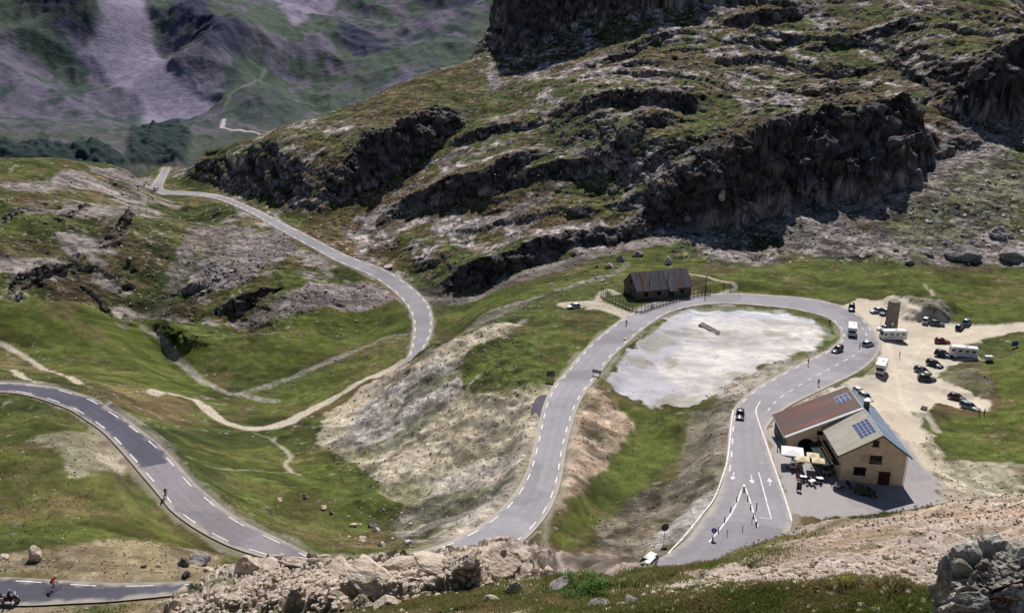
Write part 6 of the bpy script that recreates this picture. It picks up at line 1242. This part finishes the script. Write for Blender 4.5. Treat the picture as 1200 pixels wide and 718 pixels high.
def bush(u, v, hpx, lab, mat, n_=900, flat_=.8):
    p = on(u, v); d = (p-Vector((0, 0, CAMZ))).length; s = hpx*d/F; t = thing('bush', lab, 'bush', p); m_ = MB(); st_ = MB()
    for k in range(14): a = rnd.uniform(0, 6.28); st_.tube((0, 0, -.05), (math.cos(a)*s*.6, math.sin(a)*s*.6, s*rnd.uniform(.4, .8)), .012*s/.5, .004, n=4)
    st_.build('stem', wood, t); c0 = [(rnd.gauss(0, .35)*s, rnd.gauss(0, .35)*s, rnd.uniform(.25, .75)*s) for _ in range(11)]
    for _ in range(n_):
        c = c0[rnd.randrange(11)]; q = Vector((c[0]+rnd.gauss(0, .16)*s, c[1]+rnd.gauss(0, .16)*s, max(.03, c[2]+rnd.gauss(0, .14)*s))); e = Matrix.Rotation(rnd.uniform(0, 6.28), 3, 'Z') @ Matrix.Rotation(rnd.gauss(0, .7), 3, 'X'); l_ = s*.055
        m_.add([q+e @ Vector(w) for w in ((-l_*.5, 0, 0), (0, -l_, 0), (l_*.5, 0, 0), (0, l_*1.1, 0))], [(0, 1, 2, 3)])
    m_.build('leaves', mat, t)
gl = leaf_mat('bright_green_leaves', (.09, .21, .03), (.05, .13, .02)); bush(688,699,24,'bright green leafy bush in the middle of the foreground grass',gl,1800); bush(667,702,15,'small green bush left of the bright leafy bush',gl,500); bush(745,706,9,'lowest green clump right of the bright leafy bush',gl,300)
yl = leaf_mat('yellow_flower_heads', (.42, .34, .03), (.20, .22, .03)); 
for u, v, s_, lab in [(687,674,13,'yellow flowering clump above the bright bush'),(992,688,16,'larger yellow flowering clump in the foreground right of the middle'),(975,690,11,'small yellow clump left of the larger flowering one'),(822,672,7,'tiny yellow clump below the end of the road'),(960,700,10,'yellow green clump low in the foreground')]: bush(u, v, s_, lab, yl, 350)
# ------------------------------------------------------------------ camera, light, sky
sc_ = bpy.context.scene
cam = bpy.data.cameras.new('camera'); co = bpy.data.objects.new('camera', cam); col_.objects.link(co)
cam.sensor_width = 36; cam.lens = 36*F/1200; cam.clip_start = .3; cam.clip_end = 9000
co.matrix_world = Matrix.Translation((0, 0, CAMZ)) @ Matrix.Rotation(R(90)-PITCH, 4, 'X') @ Matrix.Rotation(ROLL, 4, 'Z')
sc_.camera = co
SUN_EL, SUN_AZ = 47.0, 9.0            # azimuth east of the view direction
su = bpy.data.lights.new('sun', 'SUN'); su.energy = 5.6; su.angle = R(.53); su.color = (1, .955, .90)
so = bpy.data.objects.new('sun', su); col_.objects.link(so)
dv = Vector((math.sin(R(SUN_AZ))*math.cos(R(SUN_EL)), math.cos(R(SUN_AZ))*math.cos(R(SUN_EL)), math.sin(R(SUN_EL))))
so.rotation_euler = dv.to_track_quat('Z', 'Y').to_euler(); so.location = (0, 0, 300)
w = bpy.data.worlds.new('World'); sc_.world = w; w.use_nodes = True; nt = w.node_tree
sk = nt.nodes.new('ShaderNodeTexSky'); sk.sky_type = 'NISHITA'; sk.sun_disc = False; sk.sun_elevation = R(SUN_EL); sk.sun_rotation = R(SUN_AZ); sk.altitude = 2500
nt.links.new(sk.outputs[0], nt.nodes['Background'].inputs[0]); nt.nodes['Background'].inputs[1].default_value = .065
sc_.view_settings.view_transform = 'Standard'; sc_.view_settings.look = 'None'; sc_.view_settings.exposure = 0
sc_.cycles.max_bounces = 5; sc_.cycles.diffuse_bounces = 3; sc_.cycles.use_denoising = True
